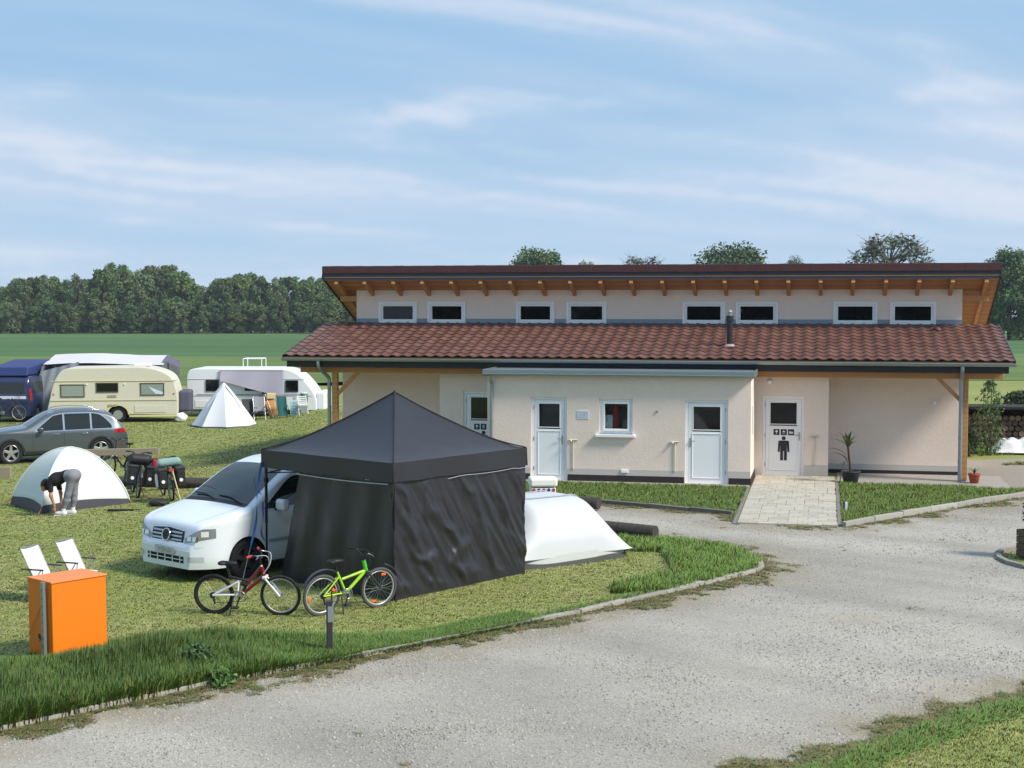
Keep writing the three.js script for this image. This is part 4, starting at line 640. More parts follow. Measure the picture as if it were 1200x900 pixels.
function bicycle(o) {
  const root = thing('bicycle', o.label, 'bicycle', o.pos, o.turn), r = o.r ?? 0.3, wb = o.wb ?? 0.97, fm = o.frame, F = (name, gs, m, p = root) => mesh(name, gs, m, p);
  root.rotation.order = 'YXZ'; root.rotation.x = o.lean ?? 0.06;
  const tyre = o.tyre ?? matRubber, rim = o.rim ?? S(0xc9c8c2, { roughness: 0.35, metalness: 0.5 });
  bikeWheel(root, 0, r, tyre, o.rimRear ?? rim, { reflectors: o.refl, seed: 2.9 }); bikeWheel(root, wb, r, tyre, rim, { reflectors: o.refl, seed: 0.7 });
  const bb = [0.4, r - 0.01, 0], seatTop = [0.25, 0.6, 0], head = [wb - 0.27, r + 0.42, 0], headLow = [wb - 0.23, r + 0.29, 0], sp = [0.2, o.saddle ?? 0.76, 0], ax = [0, r, 0];
  if (o.susp) {
    F('frame', [rod(bb, headLow, 0.024, 0.028), rod([0.46, r + 0.12, 0], head, 0.02, 0.024), rod(headLow, head, 0.03, 0.03)], fm);
    F('frame', [rod([0.52, r + 0.2, 0], [0.24, 0.565, 0], 0.018), rod(bb, [0.5, r + 0.19, 0], 0.022), rod([0.24, 0.52, 0], sp, 0.015)], S(0x2c2226, { roughness: 0.35 }));
    for (const s of [-1, 1]) F('swingarm', [rod([0, r, s * 0.06], [0.36, r + 0.01, s * 0.045], 0.016), rod([0, r, s * 0.06], [0.38, r + 0.2, s * 0.035], 0.017), rod([0.36, r + 0.01, s * 0.045], [0.38, r + 0.2, s * 0.035], 0.016)], o.arm);
    F('shock_absorber', [rod([0.4, r + 0.17, 0], [0.5, r + 0.14, 0], 0.024), ...[0, 1, 2, 3].map((k) => new THREE.TorusGeometry(0.028, 0.006, 6, 14).rotateY(Math.PI / 2).translate(0.415 + k * 0.022, r + 0.165 - k * 0.006, 0))], matBlack);
  } else {
    F('frame', [rod(bb, headLow, 0.024, 0.026), rod(headLow, head, 0.026, 0.026), ...(o.low ? [rod([0.33, r + 0.2, 0], headLow, 0.02, 0.022)] : [rod([0.26, 0.58, 0], head, 0.018, 0.022)]), rod(bb, [0.245, 0.62, 0], 0.019)], fm);
    for (const s of [-1, 1]) F('stay', [rod([0, r, s * 0.06], [0.38, r, s * 0.03], 0.011), rod([0, r, s * 0.06], [0.27, 0.55, s * 0.018], 0.01)], o.rear ?? fm);
  }
  F('seat_post', rod([0.25, 0.58, 0], sp, 0.014), matBlack);
  F('saddle', new THREE.SphereGeometry(1, 18, 10).scale(0.14, 0.035, 0.045).translate(0, 0, 0).applyMatrix4(new THREE.Matrix4()).translate(sp[0] + 0.02, sp[1] + 0.02, 0), matBlack);
  F('saddle_back', new THREE.SphereGeometry(1, 14, 8).scale(0.07, 0.032, 0.085).translate(sp[0] - 0.06, sp[1] + 0.022, 0), matBlack);
  const fork = F('fork', [rod([head[0] - 0.005, head[1] + 0.02, 0], headLow, 0.018), rbox(0.06, 0.04, 0.15, headLow[0] + 0.01, headLow[1] - 0.02, 0, 0.012)], o.fork);
  for (const s of [-1, 1]) F('fork_leg', [rod([headLow[0] + 0.01, headLow[1] - 0.02, s * 0.055], [wb - 0.11, r + 0.135, s * 0.055], 0.016, 0.014), rod([wb - 0.115, r + 0.145, s * 0.055], [wb, r, s * 0.055], 0.021, 0.017)], o.fork, fork);
  const by = head[1] + (o.barUp ?? 0.11), bx = head[0] - 0.02, hb = F('handlebar', [rod([head[0], head[1], 0], [bx, by - 0.03, 0], 0.014), tube([[bx - 0.1, by + 0.04, -0.29], [bx - 0.03, by + 0.035, -0.16], [bx + 0.02, by - 0.03, -0.05], [bx + 0.02, by - 0.03, 0.05], [bx - 0.03, by + 0.035, 0.16], [bx - 0.1, by + 0.04, 0.29]], 0.012, 30, 7)], matBlack);
  for (const s of [-1, 1]) { F('grip', rod([bx - 0.06, by + 0.04, s * 0.2], [bx - 0.11, by + 0.04, s * 0.3], 0.019, 0.018, 8), o.grip ?? matBlack, hb); F('brake_lever', tube([[bx - 0.02, by + 0.04, s * 0.16], [bx + 0.03, by + 0.02, s * 0.2], [bx + 0.02, by + 0.01, s * 0.27]], 0.007, 8, 5), matSteel, hb); F('cable', tube([[bx, by + 0.03, s * 0.15], [bx + 0.13, by + 0.02, s * 0.1], [bx + 0.14, by - 0.12, s * 0.03], [head[0] + 0.03, head[1] - 0.1, s * 0.025]], 0.005, 14, 5), o.cable ?? matBlack, hb); }
  const cr = F('crankset', [new THREE.TorusGeometry(0.075, 0.009, 6, 28).translate(bb[0], bb[1], 0.055), rod([bb[0], bb[1], -0.07], [bb[0], bb[1], 0.07], 0.02), new THREE.CylinderGeometry(0.05, 0.05, 0.006, 20).rotateX(Math.PI / 2).translate(bb[0], bb[1], 0.055)], matSteel);
  for (const [s, a] of [[1, -1.9], [-1, 1.24]]) { const e = [bb[0] + 0.15 * Math.cos(a), bb[1] + 0.15 * Math.sin(a), s * 0.085]; F('crank_arm', rod([bb[0], bb[1], s * 0.08], e, 0.012, 0.01), matBlack, cr); F('pedal', rbox(0.09, 0.022, 0.09, e[0], e[1], e[2] + s * 0.055, 0.006), matBlack, cr); }
  F('chain', [rod([bb[0], bb[1] + 0.075, 0.055], [0, r + 0.035, 0.05], 0.005), rod([bb[0], bb[1] - 0.075, 0.055], [0.01, r - 0.11, 0.05], 0.005)], S(0x3a3835, { metalness: 0.6 }));
  F('derailleur', [new THREE.CylinderGeometry(0.045, 0.045, 0.02, 16).rotateX(Math.PI / 2).translate(0, r, 0.05), rod([0, r - 0.02, 0.055], [0.03, r - 0.13, 0.055], 0.014)], matBlack);
  if (o.guards) {
    const gm = S(0x3c4046, { roughness: 0.5 }); const gd = (cx, cy, a0, a1, rr) => grid(16, 4, (u, v) => { const a = lerp(a0, a1, u), z = (v - 0.5) * 0.06, q = rr + 0.012 * (1 - (2 * v - 1) ** 2); return [cx + q * Math.cos(a), cy + q * Math.sin(a), z]; });
    F('mudguard', gd(0.03, r + 0.03, 0.95, 2.75, r + 0.04), gm); F('mudguard', gd(wb, r + 0.02, 0.35, 1.35, r + 0.03), gm);
  }
  F('kickstand', rod([0.3, r - 0.02, 0.05], [0.27, 0.0, 0.19], 0.009), matBlack);
  if (o.extra) o.extra(root, { F, r, wb, bx, by, sp, head });
  return root;
}
const heading = (dx, dz) => Math.atan2(-dz, dx);
bicycle({ label: 'mountain bike with dark red frame and white swingarm beside the gazebo', pos: [-4.29, 0, -20.96], turn: heading(1.0, 0.1), r: 0.3, wb: 0.98, susp: true, frame: S(0x7a1420, { roughness: 0.3 }), arm: S(0xe4e4e6, { roughness: 0.3 }), fork: S(0xd8dade, { roughness: 0.3 }), grip: S(0xb2303c), cable: S(0xc9ccd2), rimRear: S(0x26262a), lean: 0.07, saddle: 0.74, barUp: 0.16 });
{
  const grad = S(0x9fd32a, { roughness: 0.3 }), g2 = S(0x4fbf3a, { roughness: 0.3 });
  bicycle({ label: 'lime green mountain bike with mudguards before the gazebo corner', pos: [-2.74, 0, -20.84], turn: heading(0.66, -0.5), r: 0.305, wb: 0.96, low: true, frame: grad, rear: S(0xb6d832, { roughness: 0.3 }), fork: S(0x3a3d42, { roughness: 0.35, metalness: 0.3 }), guards: true, refl: 2, lean: 0.07, tyre: S(0x4b4c4e, { roughness: 0.9 }), barUp: 0.12, extra: (root, { F, wb, r }) => F('head_tube', rod([wb - 0.275, r + 0.44, 0], [wb - 0.228, r + 0.28, 0], 0.031, 0.031, 12), g2) });
}
const bagMat = S(0x17181b, { roughness: 0.6 });
function panniers(root, { F, r }, cols) {
  F('luggage_rack', [rod([-0.25, 0.78, -0.05], [0.22, 0.78, -0.05], 0.007), rod([-0.25, 0.78, 0.05], [0.22, 0.78, 0.05], 0.007), rod([0, r, -0.07], [-0.1, 0.78, -0.05], 0.006), rod([0, r, 0.07], [-0.1, 0.78, 0.05], 0.006), rod([0.22, 0.78, 0.05], [0.25, 0.6, 0], 0.006)], matBlack);
  for (const s of [-1, 1]) { const p = F('pannier', rbox(0.42, 0.44, 0.22, -0.06, 0.54, s * 0.2, 0.06, 3), cols[s > 0 ? 0 : 1]); F('reflector_patch', [new THREE.CylinderGeometry(0.04, 0.04, 0.006, 16).rotateZ(Math.PI / 2).translate(-0.275, 0.5, s * 0.2)], S(0xe8e8e8), p); F('flap', rbox(0.44, 0.1, 0.24, -0.06, 0.76, s * 0.2, 0.04, 3), cols[2] ?? bagMat, p); }
}
bicycle({ label: 'loaded touring bicycle with black panniers and red bag by the dark log', pos: [-8.75, terrain(-8.75, -34.2), -34.1], turn: heading(-0.35, -0.94), r: 0.345, wb: 1.08, frame: matBlack, fork: matBlack, saddle: 0.92, barUp: 0.22, guards: true, lean: 0.12, extra: (root, k) => { panniers(root, k, [bagMat, bagMat]); k.F('saddle_bag', rbox(0.2, 0.36, 0.16, -0.1, 0.8, 0.3, 0.06, 3), S(0xa8162c, { roughness: 0.6 })); k.F('helmet', new THREE.SphereGeometry(0.13, 18, 12, 0, 6.3, 0, 1.8).scale(1.15, 0.9, 0.7).rotateZ(1.0).translate(-0.22, 0.84, 0.48), S(0xdfe2e6, { roughness: 0.4 })); k.F('handlebar_bag', rbox(0.2, 0.26, 0.3, k.head[0] + 0.12, k.head[1] + 0.06, 0, 0.05, 3), bagMat); k.F('rack_bag', new THREE.CapsuleGeometry(0.13, 0.3, 6, 14).rotateX(Math.PI / 2).translate(-0.04, 0.92, -0.05), bagMat); for (const s of [-1, 1]) k.F('front_pannier', rbox(0.26, 0.32, 0.14, k.wb, 0.38, s * 0.16, 0.05, 3), bagMat); } });
bicycle({ label: 'touring bicycle with dark panniers, grey-green roll and light wooden prop', pos: [-7.72, terrain(-7.8, -33.2), -33.15], turn: heading(-0.4, -0.92), r: 0.345, wb: 1.08, frame: S(0x2c4a4c), fork: matBlack, saddle: 0.88, barUp: 0.12, lean: -0.08, guards: true, extra: (root, k) => { panniers(root, k, [S(0x1c1719, { roughness: 0.6 }), bagMat, S(0x24262a)]); k.F('bed_roll', new THREE.CapsuleGeometry(0.1, 0.36, 6, 14).rotateX(Math.PI / 2).translate(-0.02, 0.9, 0), S(0x7f9a9a, { roughness: 0.8 })); k.F('tail_light', rbox(0.03, 0.06, 0.12, -0.26, 0.74, 0, 0.01), S(0xb33a22)); k.F('prop_stick', rod([-0.3, 0.72, 0.02], [-0.42, 0.0, 0.12], 0.016), S(0xc9b98c)); k.F('side_bag', rbox(0.22, 0.3, 0.07, -0.1, 0.52, -0.3, 0.03, 3), S(0xd5d8dd, { roughness: 0.5 })); } });
bicycle({ label: 'black city bicycle with pale stem standing behind the weathered rail', pos: [-10.2, terrain(-10.2, -39), -39.2], turn: heading(-0.8, -0.6), r: 0.34, wb: 1.05, frame: matBlack, fork: S(0xd8d8da), saddle: 0.95, barUp: 0.3, lean: 0.1, guards: true });
// ---------------------------------------------------------------- timber rails and logs
const greyWood = S(0xa89c88, { roughness: 0.95, map: woodTex, bumpMap: woodTex, bumpScale: 0.004 }), darkLog = S(0x4b4641, { roughness: 0.95, map: woodTex, bumpMap: bumpFine, bumpScale: 0.01 });
{
  const h = terrain(-12, -38), a = [-11.9, 0, -38.0], t = thing('wooden_rail', 'weathered timber rail on posts between dome tent and grey SUV', 'rail', [-11.9, terrain(-11.9, -38), -38]);
  mesh('beam', bar([0, 0.86, 0], [2.75, 0.93, 0.1], 0.12, 0.17), greyWood, t); for (const x of [0.2, 2.5]) mesh('post', bar([x, -0.1, 0.02 + x * 0.04], [x, 0.82, 0.02 + x * 0.04], 0.1, 0.1), S(0x5b544a, { roughness: 0.95 }), t);
  const u = thing('wooden_rail', 'short weathered timber rail end at the side of the dome tent', 'rail', [-13.2, terrain(-13.2, -36), -36]); mesh('beam', bar([-0.6, 0.55, 0], [0.86, 0.56, 0.03], 0.12, 0.26), greyWood, u); mesh('post', bar([0.2, -0.1, 0], [0.2, 0.42, 0], 0.1, 0.1), S(0x5b544a, { roughness: 0.95 }), u);
}
function log(pos, dx, dz, L, label) { const a = heading(dx, dz), r = 0.13, g = new THREE.CylinderGeometry(r, r * 0.96, L, 14, 8).rotateZ(Math.PI / 2), p = g.attributes.position, t = thing('timber_log', label, 'log', pos, a); for (let i = 0; i < p.count; i++) { const n = 1 + 0.08 * noise3.noise(p.getX(i) * 2, p.getY(i) * 9, p.getZ(i) * 9); p.setY(i, p.getY(i) * n); p.setZ(i, p.getZ(i) * n); } g.computeVertexNormals(); mesh('round_timber', g.translate(0, r * 0.9 + 0.06, 0), darkLog, t); for (const s of [-0.35, 0.35]) mesh('support_block', rbox(0.16, 0.12, 0.24, s * L, 0.06, 0, 0.01), darkLog, t); return t; }
log([-8.4, terrain(-8.4, -35.6), -35.6], 1, 0.12, 2.6, 'dark timber log lying behind the touring bicycles');
log([1.75, 0, -28.05], 1.1, 0.75, 2.3, 'dark timber log lying on the grass edge behind the white tent');
log([0.9, 0, -31.9], -1, -0.55, 0.01 + 2.2, 'dark timber log along the lawn below the annex wall');
// ---------------------------------------------------------------- tents
const nylon = (c, o = {}) => new THREE.MeshPhysicalMaterial({ color: c, roughness: 0.55, sheen: 0.2, side: THREE.DoubleSide, ...o });
{ // dome tent: two crossed poles, four panels, dark skirt
  const t = thing('dome_tent', 'pale grey dome tent with dark skirt on the lawn', 'tent', [-10.08, terrain(-10, -33) - 0.0, -33.3], Math.atan2(-0.8, 0.6) + Math.PI);
  const A = 1.0, H = 1.34, tilt = 0, pt = (x, z) => { const q = Math.max(Math.abs(x), Math.abs(z)) / A; return H * Math.pow(Math.max(0, 1 - Math.pow(q, 1.75)), 0.72); };
  const cols = [nylon(0xc9d0cc), nylon(0xc9d0cc), nylon(0xc9d0cc), nylon(0xc9d0cc)], dirs = [[0, 1], [1, 0], [0, -1], [-1, 0]];
  dirs.forEach(([dx, dz], i) => {
    const P = (u, q, sag = 1) => { const a = (u * 2 - 1) * q * A, x = dx ? dx * q * A : a * dz, z = dz ? dz * q * A : -a * dx, pull = 1 - 0.075 * sag * Math.sin(Math.PI * u) * q; return [x * pull + 0, 0, z * pull]; };
    mesh('fly_panel', grid(22, 26, (u, v) => { const q = Math.max(0.004, Math.sin(v * Math.PI / 2)), p = P(u, q), y = 0.17 + (H - 0.17) * Math.pow(Math.max(0, 1 - Math.pow(q, 2.0)), 0.8) + 0.04 * Math.sin(Math.PI * u) * (q > 0.97 ? 1 : 0) + 0.012 * fbm(p[0] * 4, p[2] * 4, i, 3); return [p[0], y, p[2]]; }), cols[i], t);
    mesh('skirt', grid(22, 3, (u, v) => { const p = P(u, 1 + 0.03 * v); return [p[0], lerp(0.2 + 0.05 * Math.sin(Math.PI * u), 0.005, v), p[2]]; }), nylon(0x3d3f48), t);
  });
  for (const [sx, sz] of [[1, 1], [-1, 1]]) mesh('pole_sleeve', tube(Array.from({ length: 17 }, (_, k) => { const a = (k / 16 - 0.5) * Math.PI, q = Math.sin(a); return [sx * q * A, 0.17 + (H - 0.17) * Math.pow(Math.max(0, 1 - q * q), 0.8) + 0.008, sz * q * A]; }), 0.016, 40, 6), nylon(0xd8dcd4), t);
  for (const [sx, sz] of [[1, 1], [1, -1], [-1, 1], [-1, -1]]) { mesh('peg', rod([sx * A * 1.12, 0, sz * A * 1.12], [sx * A * 1.12, 0.07, sz * A * 1.12], 0.01), S(0xc77a48), t); mesh('corner_strap', rod([sx * A, 0.16, sz * A], [sx * A * 1.12, 0.04, sz * A * 1.12], 0.012), S(0xc77a48), t); }
}
{ // white tunnel-ended tent behind the gazebo
  const O = V(0.5, 0, -26.0), t = thing('white_tent', 'white low tent beside the black gazebo', 'tent', [0.42, 0, -25.95], heading(0.82, -0.57));
  const a = 1.4, b = 1.15, H = 1.07, sup = (x, z) => { const q = Math.pow(Math.abs(x) / a, 2.3) + Math.pow(Math.abs(z) / b, 3.2); return q; };
  const prof = (q) => { const s = clamp((1 - Math.abs(q)) / 0.56); return 1 - Math.pow(1 - Math.min(1, s), 1.15) - 0.03 * q * q; };
  const shell = (z0, z1, mat, name) => mesh(name, grid(40, 30, (u, v) => { const z = lerp(z0, z1, v) * b, zz = Math.abs(z) / b, sz = Math.pow(Math.max(0, 1 - Math.pow(zz, 3.4)), 0.55), x = Math.sin((u - 0.5) * Math.PI) * a * (0.93 + 0.07 * Math.sqrt(1 - zz * zz)), xx = Math.sin((u - 0.5) * Math.PI); const y = 0.16 + (H - 0.16) * sz * prof(xx); return [x, y + 0.014 * fbm(x * 3, z * 3, 5, 3), z]; }), mat, t);
  // front and rear halves of the fly
  shell(0.3, 1, nylon(0xc4c8cc), 'fly_panel'); shell(-1, 0.3, nylon(0xc4c8cc), 'fly_panel');
  const rim = (u, k) => { const q = u * 2 * Math.PI, c = Math.cos(q), s = Math.sin(q); return [Math.sign(c) * Math.pow(Math.abs(c), 0.55) * a * k, Math.sign(s) * Math.pow(Math.abs(s), 0.45) * b * k]; };
  mesh('skirt', grid(80, 3, (u, v) => { const [x, z] = rim(u, 1 + 0.03 * v); return [x, lerp(0.19 + 0.05 * Math.sin(u * 12), 0.01, v), z]; }), nylon(0xb7bab8), t);
  mesh('groundsheet', grid(60, 2, (u, v) => { const [x, z] = rim(u, 1.03 + 0.03 * v); return [x, lerp(0.09, 0.0, v) + 0.02 * Math.sin(u * 40) * (1 - v), z]; }), S(0x3f4340, { roughness: 0.8, side: THREE.DoubleSide }), t);
  for (const z of [0.3, -0.45]) mesh('pole_sleeve', tube(Array.from({ length: 15 }, (_, k) => { const q = (k / 14 - 0.5) * Math.PI, x = Math.sin(q); return [x * a * 0.99, 0.16 + (H - 0.155) * prof(x) * Math.pow(1 - Math.pow(Math.abs(z), 3.4), 0.55) + 0.01, z * b]; }), 0.012, 34, 6), S(0x9aa0a8), t);
  mesh('vent_hood', new THREE.SphereGeometry(0.16, 14, 8, 0, 6.3, 0, 1.6).scale(0.8, 0.9, 1).translate(-0.55, 0.98, 0.25), nylon(0x8c949f), t);
  for (const [x, z] of [[1.5, 0.2], [1.62, -0.4], [1.2, -0.95]]) mesh('peg', rod([x, 0, z], [x + 0.03, 0.1, z], 0.012), S(0xc9c9c9), t);
}
{ // white cupboard with dotted edge behind that tent
  const t = thing('camping_cupboard', 'white camping cupboard with red and blue dots behind the white tent', 'cupboard', [0.62, 0, -29.6], 0.1);
  mesh('body', rbox(0.5, 0.72, 0.42, 0, 0.4, 0, 0.02), S(0xd9dcdc), t); mesh('lid', [rbox(0.56, 0.18, 0.48, 0, 0.87, 0, 0.05, 3)], nylon(0xe3e4de), t);
  [0, 1, 2, 3, 4].forEach((k) => mesh('dot', new THREE.CylinderGeometry(0.035, 0.035, 0.008, 14).rotateX(Math.PI / 2).translate(-0.2 + k * 0.1, 0.72, 0.213), S(k % 2 ? 0x2f3f86 : 0xb03344), t)); for (const [x, z] of [[-0.22, 0.17], [0.22, 0.17], [-0.22, -0.17], [0.22, -0.17]]) mesh('leg', rod([x, 0, z], [x, 0.06, z], 0.015), matSteel, t);
}
{ // tepee-like tent before the white caravan
  const t = thing('tepee_tent', 'white tepee tent with grey shaded panels before the white caravan', 'tent', [-11.52, terrain(-11.5, -58.6), -58.6], 0.25), H = 1.72, R = 1.28, n = 8, cm = [nylon(0xd3d5db)];
  for (let k = 0; k < n; k++) { const a0 = k / n * 6.2832, a1 = (k + 1) / n * 6.2832; mesh('panel', grid(8, 14, (u, v) => { const q = Math.pow(v, 0.92) * R + 0.03, x = lerp(Math.sin(a0), Math.sin(a1), u), z = lerp(Math.cos(a0), Math.cos(a1), u), s = 1 - 0.06 * Math.sin(Math.PI * u) * v; return [x * q * s, H * (1 - v) + 0.03, z * q * s]; }), cm[0], t); }
  mesh('hem', grid(48, 1, (u, v) => { const q = Math.floor(u * 7.999), f = u * 8 - q, a0 = q / 8 * 6.2832, a1 = (q + 1) / 8 * 6.2832, s = (R + 0.04 + 0.02 * v) * (1 - 0.05 * Math.sin(Math.PI * f)); return [lerp(Math.sin(a0), Math.sin(a1), f) * s, 0.08 * (1 - v), lerp(Math.cos(a0), Math.cos(a1), f) * s]; }), S(0x4a4d50, { side: THREE.DoubleSide }), t);
  mesh('centre_pole', rod([0, 0, 0], [0, H + 0.08, 0], 0.02), matSteel, t);
  for (const [s, c] of [[-1, cm[0]], [1, cm[0]]]) mesh('vent_flap', grid(4, 8, (u, v) => [s * (0.06 + v * 0.62 + 0.02 * u), H * 0.98 - v * 0.82 - u * 0.1, 0.1 + v * 0.32 + u * 0.12]), c, t);
  mesh('vent_opening', poly([[-0.1, 1.38], [0.02, 1.72], [0.1, 1.4]], 0.01).rotateX(-0.62).translate(0, 0.1, 1.2), S(0x4d4e5e), t);
}
// ---------------------------------------------------------------- caravans and their camp
function caravanWheel(root, x, z, r = 0.32) { const w = mesh('wheel', lathe([[0.1, -0.09], [r * 0.85, -0.09], [r, -0.06], [r, 0.06], [r * 0.85, 0.09], [r * 0.6, 0.085], [0.1, 0.05]], 26).rotateX(Math.PI / 2), matRubber, root); w.position.set(x, r, z); mesh('hub_cap', new THREE.CylinderGeometry(r * 0.58, r * 0.6, 0.03, 20).rotateX(Math.PI / 2).translate(0, 0, 0.075), matAlloy, w); return w; }
function roundPoly(pts, r = 0.12, n = 5) { const o = []; for (let i = 0; i < pts.length; i++) { const p = pts[(i + pts.length - 1) % pts.length], c = pts[i], q = pts[(i + 1) % pts.length], rr = c[2] ?? r, d1 = Math.hypot(p[0] - c[0], p[1] - c[1]), d2 = Math.hypot(q[0] - c[0], q[1] - c[1]), k1 = Math.min(rr / d1, 0.49), k2 = Math.min(rr / d2, 0.49), A = [lerp(c[0], p[0], k1), lerp(c[1], p[1], k1)], B = [lerp(c[0], q[0], k2), lerp(c[1], q[1], k2)]; if (rr < 0.005) { o.push([c[0], c[1]]); continue; } for (let k = 0; k <= n; k++) { const t = k / n; o.push([(1 - t) ** 2 * A[0] + 2 * t * (1 - t) * c[0] + t * t * B[0], (1 - t) ** 2 * A[1] + 2 * t * (1 - t) * c[1] + t * t * B[1]]); } } return o; }
function archPts(cx, y, r) { const o = []; for (let k = 0; k <= 10; k++) { const a = Math.PI * (1 - k / 10); o.push([cx + r * Math.cos(a), y + r * 0.9 * Math.sin(a), 0]); } return o; }
const acryl = new THREE.MeshPhysicalMaterial({ color: 0x8c9891, roughness: 0.15, clearcoat: 0.6 });
{
  const X = -16.65, Z = -61.6, t = thing('caravan', 'old cream caravan with ribbed side and three windows', 'caravan', [X, terrain(X, Z), Z], heading(1, -0.12)), f = 1.06, px = (x) => (x - 129) / 28, py = (y) => (495 - y) / 28;
  const cream = S(0xcfcab8, { roughness: 0.4 }), P = [...roundPoly([[px(55), 0.42, 0.1], [px(63), 1.75, 0.5], [px(74), 2.28, 0.35], [px(172), 2.32, 0.6], [px(197), 1.95, 0.35], [px(203.5), 1.2, 0.3], [px(203), 0.3, 0.15]], 0.2), ...archPts(px(135), 0.34, 0.42).reverse(), [px(70), 0.32]];
  mesh('body', poly(P, 2.1, 0.04), cream, t);
  for (const y of [1.72, 0.92]) mesh('side_rib', rspan(px(60), px(202.5), y, y + 0.035, f - 0.012, f + 0.014, 0.01), S(0xc0b78e), t);
  mesh('skirt_trim', rspan(px(148), px(202), 0.24, 0.31, f - 0.05, f + 0.01, 0.01), S(0xcfc890), t);
  mesh('wheel_arch_trim', grid(20, 1, (u, v) => { const a = Math.PI * u, r = 0.42 + 0.06 * v; return [px(135) - Math.cos(a) * r, 0.34 + Math.sin(a) * r * 0.9, f + 0.004]; }), S(0xcfc890), t);
  for (const [a, b, y0, y1, m] of [[71, 98, 1.08, 1.6, acryl], [111, 136, 1.27, 1.66, matGlass], [161, 188, 1.13, 1.64, acryl]]) { const w = mesh('window', frameRing(px(a), px(b), y0, y1, f - 0.03, f + 0.025, 0.035), S(0x3b3d3c), t); mesh('pane', span(px(a) + 0.035, px(b) - 0.035, y0 + 0.035, y1 - 0.035, f - 0.01, f + 0.012), m, w); mesh('rain_strip', rspan(px(a) - 0.02, px(b) + 0.02, y1, y1 + 0.02, f, f + 0.03, 0.004), S(0xb0a986), w); }
  { const c = mesh('curtain', poly([[px(178), 1.2], [px(186), 1.17], [px(186.5), 1.26], [px(170), 1.5]], 0.004).translate(0, 0, f + 0.016), S(0xc9d3de), t); }
  for (const [y, x] of [[1.07, 129], [0.68, 129]]) for (let k = 0; k < 3; k++) mesh('vent_slat', rspan(px(x - 5), px(x + 5), y + k * 0.035, y + k * 0.035 + 0.02, f, f + 0.02, 0.004), S(0xb5ac88), t);
  mesh('service_hatch', rspan(px(154), px(190), 0.42, 0.72, f - 0.01, f + 0.008, 0.006), cream, t); for (const x of [99.5, 142]) mesh('outer_lamp', rbox(0.06, 0.06, 0.04, px(x + 1), 1.6, f, 0.01), S(0xe6e4d8), t);
  for (const x of [63, 199]) mesh('marker_lamp', rbox(0.05, 0.07, 0.03, px(x), 1.2, f, 0.01), S(0xc24a20), t);
  caravanWheel(t, px(135), 0.9, 0.33); caravanWheel(t, px(135), -0.9, 0.33); mesh('underframe', span(px(62), px(201), 0.3, 0.44, -0.98, 0.98), matDark, t);
  mesh('roof_hatch', rbox(0.7, 0.12, 0.6, px(160), 2.36, 0, 0.04), S(0xe4e4de), t);
  const dm = S(0x3a3c40); mesh('drawbar', [rod([px(203), 0.42, 0.45], [px(232), 0.45, 0], 0.035), rod([px(203), 0.42, -0.45], [px(232), 0.45, 0], 0.035), rod([px(226), 0.5, 0.08], [px(226), 0.0, 0.08], 0.025)], dm, t); mesh('gas_locker', rbox(0.5, 0.9, 1.2, px(210), 0.85, 0, 0.12, 3), S(0x4d4f62, { roughness: 0.7 }), t);
  for (const x of [66, 198]) mesh('corner_steady', rod([px(x), 0.35, 0.7], [px(x) + 0.08, 0, 0.75], 0.02), dm, t);
  // awning on its far side
  const w = thing('caravan_awning', 'blue-grey awning with pale roof sheet behind the cream caravan', 'awning', [X - 0.4, terrain(X, Z - 2.3), Z - 2.6], heading(1, -0.12)), gm = S(0x7b838c, { roughness: 0.85, side: THREE.DoubleSide }), wm = S(0xc9c7cd, { roughness: 0.7, side: THREE.DoubleSide });
  mesh('roof_sheet', grid(24, 8, (u, v) => [lerp(-3.1, 1.9, u), 2.36 + 0.32 * v + 0.05 * Math.sin(u * 5) + 0.03 * fbm(u * 6, v * 3, 2, 3), lerp(-1.4, 1.35, 1 - v)]), wm, w);
  mesh('side_curtain', grid(14, 8, (u, v) => [lerp(-3.75, -3.05, v) - 0.02 * Math.sin(u * 18), lerp(0, 2.3 + 0.1 * u, v), lerp(1.9, -1.3, u)]), gm, w);
  mesh('front_curtain', grid(24, 8, (u, v) => [lerp(-3.75 + v * 0.5, -1.9 + v * 0.3, u), lerp(0, 2.05 + 0.42 * u, v), 1.9 - 0.5 * v + 0.03 * Math.sin(u * 26)]), gm, w);
  mesh('rear_curtain', grid(24, 2, (u, v) => [lerp(-3.1, 2.3, u), lerp(0, 2.4, v), -1.4 + 0.03 * Math.sin(u * 40)]), gm, w);
  mesh('gable_sheet', grid(10, 6, (u, v) => [lerp(1.85, 2.5, u), lerp(2.5, 2.2, u) + 0.2 * v * (1 - u), lerp(0.9, -0.9, v)]), S(0x5a5568, { roughness: 0.8, side: THREE.DoubleSide }), w);
  for (const [x, z] of [[-3.1, -1.35], [1.9, -1.35], [-3.1, 1.3]]) mesh('pole', rod([x, 0, z], [x, 2.4, z], 0.018), matSteel, w);
}
